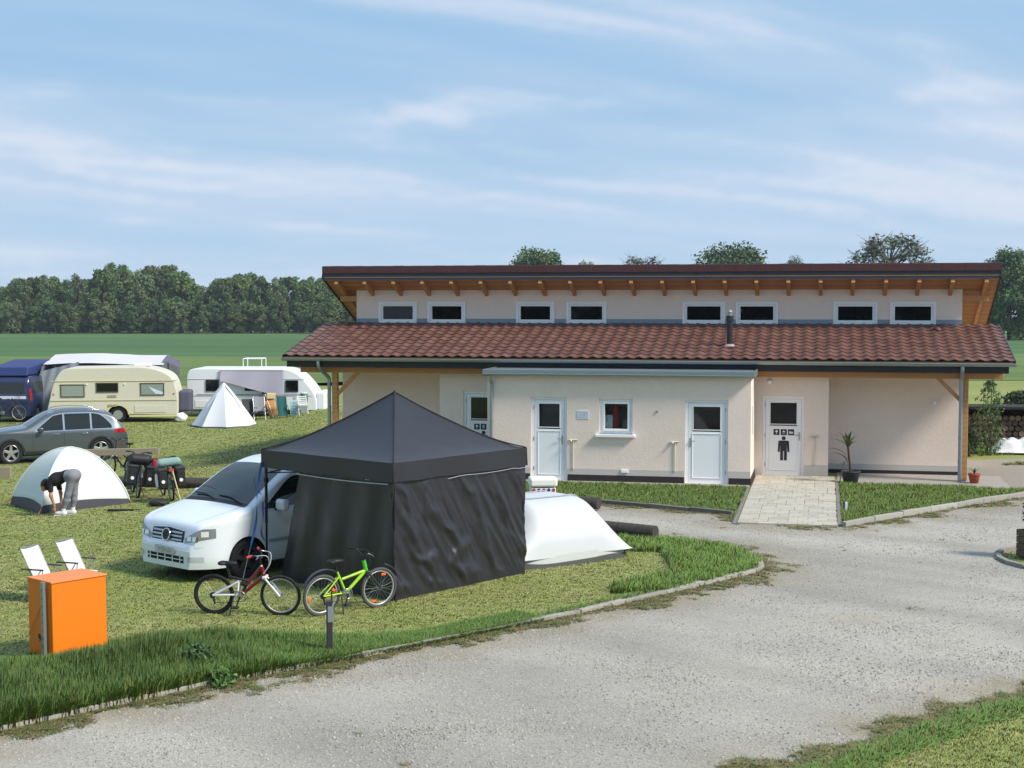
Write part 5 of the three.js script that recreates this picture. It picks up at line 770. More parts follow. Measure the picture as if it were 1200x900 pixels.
{
  const X = -11.35, Z = -65.1, t = thing('caravan', 'white caravan with lilac-grey sunshade sheet hung along its side', 'caravan', [X, terrain(X, Z) + 0.03, Z], heading(1, 0.02)), f = 1.11, s = 26.9, px = (x) => (x - 297) / s, py = (y) => (483 - y) / s;
  const wh = S(0xe3e6ea, { roughness: 0.35 }), P = [...roundPoly([[px(220.5), 0.4, 0.1], [px(220), 1.75, 0.25], [px(224), 2.1, 0.35], [px(346), 2.1, 0.7], [px(366), 1.3, 0.5], [px(373), 0.85, 0.2], [px(373.5), 0.25, 0.1]], 0.2), ...archPts(px(300), 0.3, 0.38).reverse(), [px(221), 0.28]];
  mesh('body', poly(P, 2.2, 0.04), wh, t); caravanWheel(t, px(300), 0.95); caravanWheel(t, px(300), -0.95);
  for (const y of [1.62, 0.9]) mesh('side_rib', rspan(px(222), px(368), y, y + 0.02, f - 0.01, f + 0.008, 0.004), S(0xb9bdc4), t);
  mesh('side_stripe', rspan(px(232), px(355), 0.93, 0.975, f - 0.005, f + 0.005, 0.002), S(0x8e939c), t);
  for (const [a, b, y0, y1] of [[243, 258.5, 1.1, 1.6], [337, 352, 1.08, 1.58], [289, 304, 1.12, 1.32], [309, 324, 0.98, 1.08]]) { const w = mesh('window', frameRing(px(a), px(b), y0, y1, f - 0.03, f + 0.03, 0.04), matBlack, t); mesh('pane', span(px(a) + 0.04, px(b) - 0.04, y0 + 0.03, y1 - 0.03, f - 0.01, f + 0.015), matGlass, w); }
  mesh('service_hatch', rspan(px(230), px(250), 0.4, 0.7, f - 0.01, f + 0.008, 0.006), wh, t); mesh('filler_cap', rbox(0.12, 0.08, 0.02, px(348), 0.82, f + 0.005, 0.008), S(0xb9bdc4), t);
  mesh('underframe', span(px(225), px(370), 0.2, 0.42, -1.0, 1.0), matDark, t);
  mesh('front_locker', rbox(0.4, 0.85, 1.9, px(378), 0.65, 0, 0.12, 3), wh, t); mesh('drawbar', [rod([px(373), 0.4, 0.4], [px(405), 0.42, 0], 0.035), rod([px(373), 0.4, -0.4], [px(405), 0.42, 0], 0.035)], matZinc, t);
  for (const x of [224, 368]) mesh('corner_steady', rod([px(x), 0.3, 0.8], [px(x), 0, 0.85], 0.02), matZinc, t);
  mesh('roof_frame', [[284, 306]].flatMap(([a, b]) => [-0.5, 0.5].flatMap((z) => [rod([px(a), 2.1, z], [px(a), 2.5, z], 0.016), rod([px(b), 2.1, z], [px(b), 2.5, z], 0.016), rod([px(a), 2.5, z], [px(b), 2.5, z], 0.016)]).concat([rod([px(a), 2.5, -0.5], [px(a), 2.5, 0.5], 0.016), rod([px(b), 2.5, -0.5], [px(b), 2.5, 0.5], 0.016)])), matWhite, t);
  const sheet = thing('sunshade_sheet', 'lilac-grey sunshade sheet hanging slanted from the white caravan roof edge', 'sunshade', [X, terrain(X, Z) + 0.03, Z], heading(1, 0.02)), sm = S(0xa9a4b4, { roughness: 0.8, side: THREE.DoubleSide });
  mesh('cloth', grid(30, 12, (u, v) => { const x = lerp(px(261), px(334.5), u), low = u < 0.83 ? lerp(py(441), py(457), u / 0.83) : py(457.5); return [x, lerp(py(428.6), low, v), f + 0.06 + 0.12 * v + 0.035 * Math.sin(u * 13 + v * 2) * v]; }), sm, sheet); mesh('roller', rod([px(260), py(428.5), f + 0.05], [px(335), py(428.5), f + 0.05], 0.035), S(0xc9ccd2), sheet);
  const pole = mesh('support_pole', [rod([px(323), py(457), f + 0.2], [px(323), 0, f + 0.5], 0.012)], matSteel, sheet);
}
// ---------------------------------------------------------------- things standing by the white caravan
function foldedChair(label, pos, turn, fm, cm, h = 0.95) { const t = thing('folding_chair', label, 'chair', pos, turn, 'folded camping chairs by the white caravan'); for (const s of [-0.24, 0.24]) { mesh('leg', rod([s, 0, 0.25], [s, h, -0.2], 0.013), fm, t); mesh('leg', rod([s * 0.9, 0, -0.22], [s * 0.9, h * 0.62, 0.18], 0.013), fm, t); mesh('armrest', rbox(0.04, 0.025, 0.4, s, h * 0.6, 0.05, 0.01), fm, t); } mesh('backrest', grid(8, 8, (u, v) => [lerp(-0.23, 0.23, u), lerp(h * 0.4, h, v), lerp(0.08, -0.21, v) - 0.03 * Math.sin(Math.PI * u)]), cm, t); mesh('seat', grid(8, 6, (u, v) => [lerp(-0.23, 0.23, u), 0.4 - 0.04 * Math.sin(Math.PI * u) - 0.03 * v, lerp(0.28, -0.12, v)]), cm, t); return t; }
{
  const D = -61.9, at = (px, d = D) => { const x = (px - 600) / 1720 * -d; return [x, terrain(x, d), d]; }, dk = S(0x2c2c33, { roughness: 0.8, side: THREE.DoubleSide }), gk = S(0x7d7f86, { roughness: 0.8, side: THREE.DoubleSide });
  foldedChair('charcoal folding camp chair next to the tepee tent', at(291), 0.6, matBlack, dk, 0.9); foldedChair('grey folding camp chair between charcoal chair and orange lounger', at(303), 0.3, matSteel, gk, 0.98); foldedChair('dark folding camp chair behind the grey one by the caravan', at(312, -62.6), 0.9, matBlack, S(0x1f2024, { side: THREE.DoubleSide }), 1.05);
  const lo = thing('sun_lounger', 'folded orange-yellow sun lounger leaning by the white caravan', 'lounger', at(320, -62.4), 0.2); mesh('frame', [-0.2, 0.2].map((s) => rod([s + 0.2, 0, 0.2], [s - 0.15, 1.02, -0.25], 0.014)), matWhite, lo); mesh('cushion', rbox(0.4, 0.95, 0.09, 0, 0.55, 0, 0.04, 3).rotateX(-0.4).rotateZ(0.3).translate(0.05, 0, 0.15), S(0xc08a4c, { roughness: 0.85 }), lo); mesh('pillow', rbox(0.38, 0.25, 0.06, -0.1, 0.95, -0.1, 0.03, 3), S(0xd6c08a, { roughness: 0.85 }), lo);
  const te = thing('deck_chair', 'folded dark teal deck chair beside the orange lounger', 'chair', at(331), -0.1); mesh('cloth', grid(6, 10, (u, v) => [lerp(-0.18, 0.22, u) - 0.16 * v, 0.08 + 0.8 * v, 0.15 - 0.35 * v + 0.02 * Math.sin(u * 6)]), S(0x1f5a58, { roughness: 0.85, side: THREE.DoubleSide }), te); for (const s of [-0.2, 0.24]) { mesh('leg', rod([s, 0, 0.18], [s - 0.17, 0.92, -0.22], 0.014), S(0x17413f), te); mesh('leg', rod([s + 0.02, 0, -0.2], [s - 0.02, 0.55, 0.1], 0.012), S(0x17413f), te); }
  const cr = thing('crate', 'pale blue plastic crate stood on end by the white caravan', 'crate', at(345), 0.15), cb = S(0xa9c4cb, { roughness: 0.6 }); mesh('side', [rspan(-0.2, 0.2, 0, 0.62, -0.16, -0.14, 0.005)], cb, cr); for (const x of [-0.2, 0.18]) mesh('side', rspan(x, x + 0.02, 0, 0.62, -0.14, 0.16, 0.005), cb, cr); for (let k = 0; k < 6; k++) mesh('slat', rspan(-0.2, 0.2, 0.02 + k * 0.1, 0.08 + k * 0.1, 0.14, 0.16, 0.005), cb, cr);
  const pc = thing('folding_chair', 'white slatted folding chair by the white caravan end', 'chair', at(354, -61.6), 0.4), pw = S(0xd4d6d0, { roughness: 0.5 }); for (const s of [-0.2, 0.2]) { mesh('leg', rod([s, 0, 0.2], [s * 0.9, 0.82, -0.18], 0.017), pw, pc); mesh('leg', rod([s, 0, -0.2], [s, 0.45, 0.16], 0.017), pw, pc); } for (let k = 0; k < 5; k++) mesh('slat', rbox(0.38, 0.05, 0.015, 0, 0.46 + k * 0.075, -0.02 - k * 0.035, 0.005), pw, pc); for (let k = 0; k < 4; k++) mesh('slat', rbox(0.38, 0.015, 0.07, 0, 0.42, 0.15 - k * 0.09, 0.005), pw, pc);
  const bk = thing('water_canister', 'grey lidded water canister on a stand at the white caravan', 'canister', at(356, -62.8)); mesh('stand', rbox(0.3, 0.5, 0.3, 0, 0.25, 0, 0.02), S(0x9da2a5), bk); mesh('tub', lathe([[0, 0.5], [0.15, 0.5], [0.17, 0.82], [0.17, 0.86], [0, 0.87]], 20), S(0x6d7a80), bk); mesh('lid', lathe([[0, 0.92], [0.12, 0.92], [0.18, 0.88], [0.18, 0.86]], 20), S(0xbfc4c6), bk);
  const bag = (label, p, w, h, c, seed) => { const g = new THREE.SphereGeometry(1, 18, 12), q = g.attributes.position; for (let i = 0; i < q.count; i++) { const n = 1 + 0.35 * noise3.noise(q.getX(i) * 2 + seed, q.getY(i) * 2, q.getZ(i) * 2); q.setXYZ(i, q.getX(i) * n * w, Math.max(-0.9, q.getY(i) * n) * h, q.getZ(i) * n * w * 0.8); } g.computeVertexNormals(); return top('bag', g.translate(p[0], p[1] + h * 0.9, p[2]), S(c, { roughness: 0.6 }), label, 'bag'); };
  bag('white crumpled bag on the grass at the cream caravan drawbar', at(211, -61), 0.26, 0.2, 0xdcdcdc, 1); bag('black bag lying on the grass beside the green mat', at(184, -32.3), 0.22, 0.09, 0x23261f, 4);
  top('ground_mat', rbox(0.62, 0.03, 0.4, 0, 0, 0, 0.012).translate(...at(200, -32.4)).translate(0, 0.03, 0), S(0x6fa048, { roughness: 0.9 }), 'light green mat on the lawn before the touring bicycle', 'mat');
  top('umbrella', [rod([-8.75, -0.0, -31.6], [-8.2, -0.0, -31.65], 0.028, 0.018, 9), rod([-8.2, 0, -31.65], [-8.08, 0, -31.66], 0.01), rod([-8.75, 0, -31.6], [-8.82, 0, -31.6], 0.012, 0.006)], matBlack, 'furled black umbrella lying on the grass at the dome tent', 'umbrella');
}
// ---------------------------------------------------------------- blue camper at the frame edge
{
  const X = -20.85, Z = -60.6, t = thing('camper_van', 'dark blue camper van with raised pop-top roof', 'camper', [X, terrain(X, Z), Z], Math.PI / 2);
  const B = new Body({ L: 4.9, nose: 0.7, noseCut: 0.3, tail: 0.3, tailCut: 0.08, axles: [0.95, 3.95], arch: 0.38, wheelR: 0.33, sill: 0.28, rh: 0.18, rv: 0.1, top: [[0, 0.6], [0.06, 0.85], [0.3, 1.0], [1.0, 1.2], [1.7, 1.75], [2.1, 1.93], [4.6, 1.95], [4.85, 1.7], [4.9, 1.0]], wide: (x, y) => 0.95 - Math.max(0, y - 1) * 0.12 });
  const blue = carPaint(0x1d2850); const b = mesh('body', B.geo(), blue, t); for (const c of [b]) c; mesh('rear_window', B.front(-0.68, 0.68, K(1.2), K(1.66), 0.01, 12, 6, true), carGlass, t); mesh('tailgate_band', B.front(-0.75, 0.75, K(0.98), K(1.1), 0.012, 12, 2, true), S(0xc9cbe0), t);
  { const g = B.front(-0.6, 0.6, K(1.0), K(1.08), 0.016, 8, 1, true); }
  mesh('pop_top', poly([[1.5, 1.95], [1.75, 2.5], [4.7, 2.28], [4.8, 1.95]], 1.6, 0.05), S(0x26346b, { roughness: 0.6 }), t);
  for (const s of [-1, 1]) { mesh('side_window', B.side(2.6, 4.5, K(1.2), K(1.65), s), carGlass, t); mesh('tail_light', B.side(4.72, 4.86, K(0.9), K(1.4), s, 0.008, 4, 6), tailGlass, t); for (const x of [0.95, 3.95]) carWheel(t, x, s * 0.82, 0.33, 0.21, 5, s); }
  mesh('underbody', span(0.3, 4.7, 0.24, 0.8, -0.7, 0.7), matDark, t); mesh('bike_rack', [rod([4.95, 0.5, -0.7], [5.3, 0.5, -0.7], 0.02), rod([4.95, 0.5, 0.7], [5.3, 0.5, 0.7], 0.02), rod([5.25, 0.5, -0.8], [5.25, 0.5, 0.8], 0.02), rod([4.95, 1.3, -0.5], [5.2, 0.5, -0.5], 0.015), rod([4.95, 1.3, 0.5], [5.2, 0.5, 0.5], 0.015)], matBlack, t);
  t.rotation.y = -Math.PI / 2; t.position.set(X, terrain(X, Z), Z - 4.9);
  bicycle({ label: 'black bicycle carried on the rack of the blue camper', pos: [X - 0.4, terrain(X, Z) + 0.12, Z + 0.6], turn: 0, r: 0.34, wb: 1.05, frame: S(0x3c3e46), fork: matBlack, saddle: 0.9, lean: 0 });
}
// ---------------------------------------------------------------- near things on the lawn
{ // two white folding chairs
  const wm = S(0xcfced0, { roughness: 0.7, side: THREE.DoubleSide }), fm = S(0x9a9da2, { roughness: 0.4, metalness: 0.6 }), am = S(0x2a2d33, { roughness: 0.5 });
  const chair = (label, pos, turn) => {
    const t = thing('folding_chair', label, 'chair', pos, turn, 'white folding chairs on the lawn');
    for (const s of [-0.25, 0.25]) { mesh('back_upright', rod([s, 0.36, 0.12], [s, 0.98, -0.2], 0.011), fm, t); mesh('leg', rod([s, 0, -0.22], [s, 0.6, 0.22], 0.011), fm, t); mesh('leg', rod([s, 0, 0.3], [s, 0.42, -0.02], 0.011), fm, t); mesh('armrest', rbox(0.045, 0.025, 0.46, s * 1.08, 0.62, 0.06, 0.01), am, t); mesh('armrest_strut', rod([s, 0.42, 0.24], [s, 0.61, 0.26], 0.009), fm, t); }
    mesh('backrest', grid(8, 12, (u, v) => [lerp(-0.24, 0.24, u), lerp(0.38, 0.97, v), lerp(0.11, -0.195, v) - 0.03 * Math.sin(Math.PI * u)]), wm, t); mesh('seat', grid(8, 8, (u, v) => [lerp(-0.24, 0.24, u), 0.41 - 0.03 * Math.sin(Math.PI * u), lerp(-0.04, 0.38, v)]), wm, t);
    mesh('cross_bar', rod([-0.25, 0.05, 0.26], [0.25, 0.05, 0.26], 0.01), fm, t); mesh('cross_bar', rod([-0.25, 0.98, -0.2], [0.25, 0.98, -0.2], 0.012), fm, t); t.scale.setScalar(0.84); return t;
  };
  chair('white folding chair partly hidden by the orange cabinet', [-7.12, 0, -21.9], 1.25); chair('white folding chair standing clear on the grass near the van', [-6.78, 0, -22.5], 1.25);
}
{ // orange cabinet bolted to a steel post
  const t = thing('cabinet', 'orange metal cabinet bolted to a steel post in the long grass', 'cabinet', [-5.66 + 0.38 * 0.68 - 0.29 * 0.73, 0, -17.9 - 0.38 * 0.73 - 0.29 * 0.68], heading(0.68, -0.73));
  const om = S(0xe8780c, { roughness: 0.45, bumpMap: bumpFine, bumpScale: 0.0008 });
  mesh('body', rbox(0.76, 0.95, 0.58, 0, 0.56, 0, 0.012), om, t); mesh('lid', rbox(0.785, 0.025, 0.605, 0, 1.045, 0, 0.008), S(0xe48440, { roughness: 0.5 }), t);
  mesh('side_door', rbox(0.008, 0.88, 0.5, -0.383, 0.55, 0, 0.003), om, t); mesh('latch', [rbox(0.03, 0.07, 0.09, -0.395, 0.32, 0.04, 0.008), rod([-0.405, 0.38, 0.0], [-0.405, 0.3, 0.0], 0.008)], S(0x5d2410), t);
  mesh('cable', tube([[-0.39, 0.82, 0.1], [-0.4, 0.6, -0.05], [-0.41, 0.4, -0.2], [-0.42, 0.3, -0.26]], 0.005, 20, 5), S(0xd89048), t); mesh('cable', tube([[-0.42, 0.3, -0.26], [-0.44, 0.33, -0.12], [-0.43, 0.32, 0.05], [-0.41, 0.22, 0.14]], 0.005, 20, 5), S(0xd89048), t);
  const p = mesh('post', [rspan(-0.45, -0.442, 0.0, 1.05, 0.14, 0.2, 0.002), rspan(-0.442, -0.41, 0.0, 1.05, 0.14, 0.147, 0.002), rspan(-0.442, -0.41, 0.0, 1.05, 0.193, 0.2, 0.002)], matZinc, t); for (let k = 0; k < 9; k++) mesh('bolt_hole', rod([-0.4515, 0.15 + k * 0.1, 0.17], [-0.4495, 0.15 + k * 0.1, 0.17], 0.009, 0.009, 8), matDark, p);
  t.rotation.z = 0.012; t.rotation.x = -0.01;
}
{ // slim bollard with number plate
  const t = thing('bollard', 'short dark pitch marker post with grey plate at the kerb', 'post', [-2.3, 0, -18.3], 0.2); mesh('post', rbox(0.075, 0.74, 0.075, 0, 0.36, 0, 0.01), S(0x2e3036, { roughness: 0.6 }), t); mesh('cap', rbox(0.085, 0.02, 0.085, 0, 0.735, 0, 0.006), S(0x2e3036), t); mesh('plate', rbox(0.075, 0.2, 0.008, 0.012, 0.58, 0.042, 0.002), S(0x8b8f97, { roughness: 0.4, metalness: 0.3 }), t); mesh('light_pin', rod([0.03, 0.74, 0], [0.03, 0.86, 0], 0.012, 0.008), S(0x2e3036), t);
}
// ---------------------------------------------------------------- person stooping in front of the dome tent
function sdfMesh(f, lo, hi, h) { // surface nets
  const n = [0, 1, 2].map((i) => Math.ceil((hi[i] - lo[i]) / h) + 1), id = (i, j, k) => (k * n[1] + j) * n[0] + i, v = new Float32Array(n[0] * n[1] * n[2]), P = [], ix = [], cell = new Map();
  for (let k = 0; k < n[2]; k++) for (let j = 0; j < n[1]; j++) for (let i = 0; i < n[0]; i++) v[id(i, j, k)] = f(lo[0] + i * h, lo[1] + j * h, lo[2] + k * h);
  for (let k = 0; k < n[2] - 1; k++) for (let j = 0; j < n[1] - 1; j++) for (let i = 0; i < n[0] - 1; i++) {
    let s = [0, 0, 0], c = 0; const C = []; for (let q = 0; q < 8; q++) C.push(v[id(i + (q & 1), j + ((q >> 1) & 1), k + (q >> 2))]);
    for (let a = 0; a < 8; a++) for (const b of [1, 2, 4]) { if (a & b) continue; const e = a | b, A = C[a], B = C[e]; if (A < 0 === B < 0) continue; const t = A / (A - B); s[0] += (a & 1) + (b === 1 ? t : 0); s[1] += ((a >> 1) & 1) + (b === 2 ? t : 0); s[2] += (a >> 2) + (b === 4 ? t : 0); c++; }
    if (c) { cell.set(id(i, j, k), P.length / 3); P.push(lo[0] + (i + s[0] / c) * h, lo[1] + (j + s[1] / c) * h, lo[2] + (k + s[2] / c) * h); }
  }
  for (let k = 1; k < n[2] - 1; k++) for (let j = 1; j < n[1] - 1; j++) for (let i = 1; i < n[0] - 1; i++) { const A = v[id(i, j, k)]; for (let ax = 0; ax < 3; ax++) { const B = v[id(i + (ax === 0), j + (ax === 1), k + (ax === 2))]; if (A < 0 === B < 0) continue; const o = ax === 0 ? [[0, 0, 0], [0, -1, 0], [0, -1, -1], [0, 0, -1]] : ax === 1 ? [[0, 0, 0], [0, 0, -1], [-1, 0, -1], [-1, 0, 0]] : [[0, 0, 0], [-1, 0, 0], [-1, -1, 0], [0, -1, 0]], q = o.map(([a, b, c]) => cell.get(id(i + a, j + b, k + c))); if (q.some((x) => x === undefined)) continue; A < 0 ? ix.push(q[0], q[2], q[1], q[0], q[3], q[2]) : ix.push(q[0], q[1], q[2], q[0], q[2], q[3]); } }
  const g = new THREE.BufferGeometry(); g.setAttribute('position', new THREE.Float32BufferAttribute(P, 3)); g.setIndex(ix); g.computeVertexNormals(); return g;
}
{
  const cap = (p, a, b, ra, rb) => { const d = [b[0] - a[0], b[1] - a[1], b[2] - a[2]], L = d[0] ** 2 + d[1] ** 2 + d[2] ** 2, t = clamp(((p[0] - a[0]) * d[0] + (p[1] - a[1]) * d[1] + (p[2] - a[2]) * d[2]) / L); return Math.hypot(p[0] - a[0] - t * d[0], p[1] - a[1] - t * d[1], p[2] - a[2] - t * d[2]) - lerp(ra, rb, t); };
  const ell = (p, c, r) => { const q = Math.hypot((p[0] - c[0]) / r[0], (p[1] - c[1]) / r[1], (p[2] - c[2]) / r[2]); return (q - 1) * Math.min(...r); };
  const smin = (a, b, k) => { const h = clamp(0.5 + 0.5 * (b - a) / k); return lerp(b, a, h) - k * h * (1 - h); }, U = (k, ...ds) => ds.reduce((a, b) => smin(a, b, k));
  // joints; the person faces -x, near side is +z
  const J = { hipN: [0.27, 0.86, 0.09], hipF: [0.25, 0.86, -0.09], kneeN: [0.17, 0.47, 0.1], ankN: [0.05, 0.09, 0.1], kneeF: [0.22, 0.46, -0.11], ankF: [0.16, 0.09, -0.12], waist: [0.08, 0.86, 0], chest: [-0.12, 0.79, 0], neck: [-0.27, 0.72, 0], shN: [-0.19, 0.74, 0.17], shF: [-0.19, 0.74, -0.17], elN: [-0.17, 0.45, 0.19], wrN: [-0.12, 0.21, 0.13], elF: [-0.12, 0.46, -0.17], wrF: [-0.05, 0.22, -0.05] };
  const legs = (p, e) => Math.min(U(0.05, cap(p, J.hipN, J.kneeN, 0.095 + e, 0.062 + e), cap(p, J.kneeN, [0.13, 0.34, 0.1], 0.06 + e, 0.057 + e), cap(p, [0.13, 0.34, 0.1], J.ankN, 0.057 + e, 0.036 + e)), U(0.05, cap(p, J.hipF, J.kneeF, 0.095 + e, 0.062 + e), cap(p, J.kneeF, [0.21, 0.34, -0.115], 0.06 + e, 0.057 + e), cap(p, [0.21, 0.34, -0.115], J.ankF, 0.057 + e, 0.036 + e)));
  const seat = (p, e) => U(0.08, legs(p, e), ell(p, [0.27, 0.88, 0], [0.14 + e, 0.125 + e, 0.175 + e]));
  const torso = (p, e) => U(0.1, ell(p, [0.2, 0.885, 0], [0.15 + e, 0.105 + e, 0.16 + e]), cap([p[0], p[1], p[2] * 0.72], J.waist, J.chest, 0.1 + e, 0.118 + e), cap([p[0], p[1], p[2] * 0.62], J.chest, [-0.2, 0.75, 0], 0.115 + e, 0.1 + e));
  const arms = (p, e) => Math.min(U(0.03, cap(p, J.shN, J.elN, 0.05 + e, 0.038 + e), cap(p, J.elN, J.wrN, 0.038 + e, 0.025 + e)), U(0.03, cap(p, J.shF, J.elF, 0.05 + e, 0.038 + e), cap(p, J.elF, J.wrF, 0.038 + e, 0.025 + e)));
  const headC = [-0.4, 0.645, 0.01], head = (p) => U(0.02, ell(p, headC, [0.088, 0.112, 0.075]), ell(p, [headC[0] - 0.02, headC[1] - 0.075, 0.01], [0.055, 0.05, 0.052]), cap(p, [headC[0] - 0.082, headC[1] - 0.01, 0.01], [headC[0] - 0.1, headC[1] - 0.025, 0.01], 0.016, 0.013), cap(p, [-0.22, 0.73, 0], [-0.36, 0.68, 0.005], 0.056, 0.05), ell(p, [headC[0] + 0.015, headC[1] - 0.01, 0.085], [0.02, 0.03, 0.012]), ell(p, [headC[0] + 0.015, headC[1] - 0.01, -0.065], [0.02, 0.03, 0.012]));
  const hand = (p, w, s) => { let d = ell(p, [w[0] - 0.01, w[1] - 0.055, w[2]], [0.034, 0.05, 0.02]); for (let k = 0; k < 4; k++) { const x = w[0] - 0.035 + k * 0.017, L = [0.055, 0.066, 0.062, 0.05][k]; d = smin(d, Math.min(cap(p, [x, w[1] - 0.09, w[2]], [x - 0.006, w[1] - 0.09 - L * 0.55, w[2] - s * 0.006], 0.009, 0.0085), cap(p, [x - 0.006, w[1] - 0.09 - L * 0.55, w[2] - s * 0.006], [x - 0.004, w[1] - 0.09 - L, w[2] - s * 0.02], 0.0085, 0.007)), 0.006); } return smin(d, Math.min(cap(p, [w[0] - 0.03, w[1] - 0.03, w[2]], [w[0] - 0.055, w[1] - 0.065, w[2] - s * 0.012], 0.011, 0.01), cap(p, [w[0] - 0.055, w[1] - 0.065, w[2] - s * 0.012], [w[0] - 0.058, w[1] - 0.095, w[2] - s * 0.018], 0.01, 0.008)), 0.008); };
  const skin = S(0xb98266, { roughness: 0.6 }), x0 = -9.72, z0 = -31.55, t = thing('person', 'person in black top and grey leggings stooping to the ground before the dome tent', 'person', [x0, terrain(x0, z0), z0], -0.15);
  const bodyF = (p) => U(0.03, legs(p, -0.004), torso(p, -0.006), arms(p, 0), head(p));
  const feet = (p) => Math.min(cap(p, [0.06, 0.05, 0.1], [-0.12, 0.035, 0.11], 0.036, 0.03), cap(p, [0.17, 0.05, -0.12], [0.0, 0.035, -0.12], 0.036, 0.03));
  const fn = (F) => (x, y, z) => F([x, y, z]);
  mesh('body', [sdfMesh(fn((p) => Math.min(bodyF(p), feet(p))), [-0.56, -0.01, -0.28], [0.46, 1.06, 0.3], 0.014), sdfMesh(fn((p) => U(0.01, hand(p, J.wrN, 1), cap(p, J.elN, J.wrN, 0.036, 0.025))), [-0.24, 0.02, 0.05], [-0.05, 0.3, 0.22], 0.0055), sdfMesh(fn((p) => U(0.01, hand(p, J.wrF, -1), cap(p, J.elF, J.wrF, 0.036, 0.025))), [-0.16, 0.02, -0.14], [0.0, 0.3, 0.02], 0.0055)], skin, t);
  mesh('shirt', sdfMesh(fn((p) => Math.max(U(0.04, torso(p, 0.012), Math.max(arms(p, 0.014), 0.53 - p[1])), Math.min(p[0] - 0.12 - 0.0 * p[1], 9), -(p[0] + 0.285))), [-0.34, 0.45, -0.3], [0.2, 1.06, 0.32], 0.013), S(0x17171b, { roughness: 0.9 }), t);
  mesh('leggings', sdfMesh(fn((p) => Math.max(U(0.05, seat(p, 0.008), torso(p, 0.006)), 0.05 - p[0] - 0.35 * (0.8 - p[1]) * (p[1] < 0.8 ? 1 : 0), 0.17 - p[1])), [-0.05, 0.12, -0.3], [0.46, 1.08, 0.3], 0.013), S(0x7c7f88, { roughness: 0.85 }), t);
  for (const [a, z] of [[0.05, 0.1], [0.16, -0.12]]) { mesh('sock', rod([a, 0.07, z], [a + 0.03, 0.19, z], 0.043, 0.046, 14), S(0xe4e4e6, { roughness: 0.9 }), t); const sh = mesh('shoe', sdfMesh(fn((p) => Math.max(U(0.03, ell(p, [a - 0.05, 0.055, z], [0.14, 0.055, 0.052]), ell(p, [a + 0.02, 0.075, z], [0.065, 0.06, 0.046])), 0.012 - p[1])), [a - 0.24, 0, z - 0.08], [a + 0.14, 0.16, z + 0.08], 0.009), S(0xd9d9dc, { roughness: 0.7 }), t); mesh('sole', rbox(0.27, 0.022, 0.098, a - 0.05, 0.011, z, 0.01), S(0xefefef), sh); }
  mesh('hair', sdfMesh(fn((p) => Math.max(U(0.03, ell(p, [headC[0] + 0.018, headC[1] + 0.028, 0.01], [0.1, 0.108, 0.09]), ell(p, [headC[0] + 0.03, headC[1] + 0.1, 0.01], [0.055, 0.05, 0.055]), ell(p, [headC[0] + 0.07, headC[1] - 0.02, 0.01], [0.05, 0.09, 0.07])), -ell(p, [headC[0] - 0.1, headC[1] - 0.05, 0.01], [0.09, 0.085, 0.075]))), [-0.56, 0.48, -0.14], [-0.24, 0.86, 0.16], 0.01), S(0x17120f, { roughness: 0.8 }), t);
  for (const s of [-1, 1]) mesh('eye', new THREE.SphereGeometry(0.009, 10, 8).translate(headC[0] - 0.075, headC[1] + 0.008, 0.01 + s * 0.03), S(0x241a16, { roughness: 0.2 }), t); mesh('mouth', rbox(0.006, 0.008, 0.036, headC[0] - 0.074, headC[1] - 0.072, 0.01, 0.003), S(0x8a4a44), t);
}
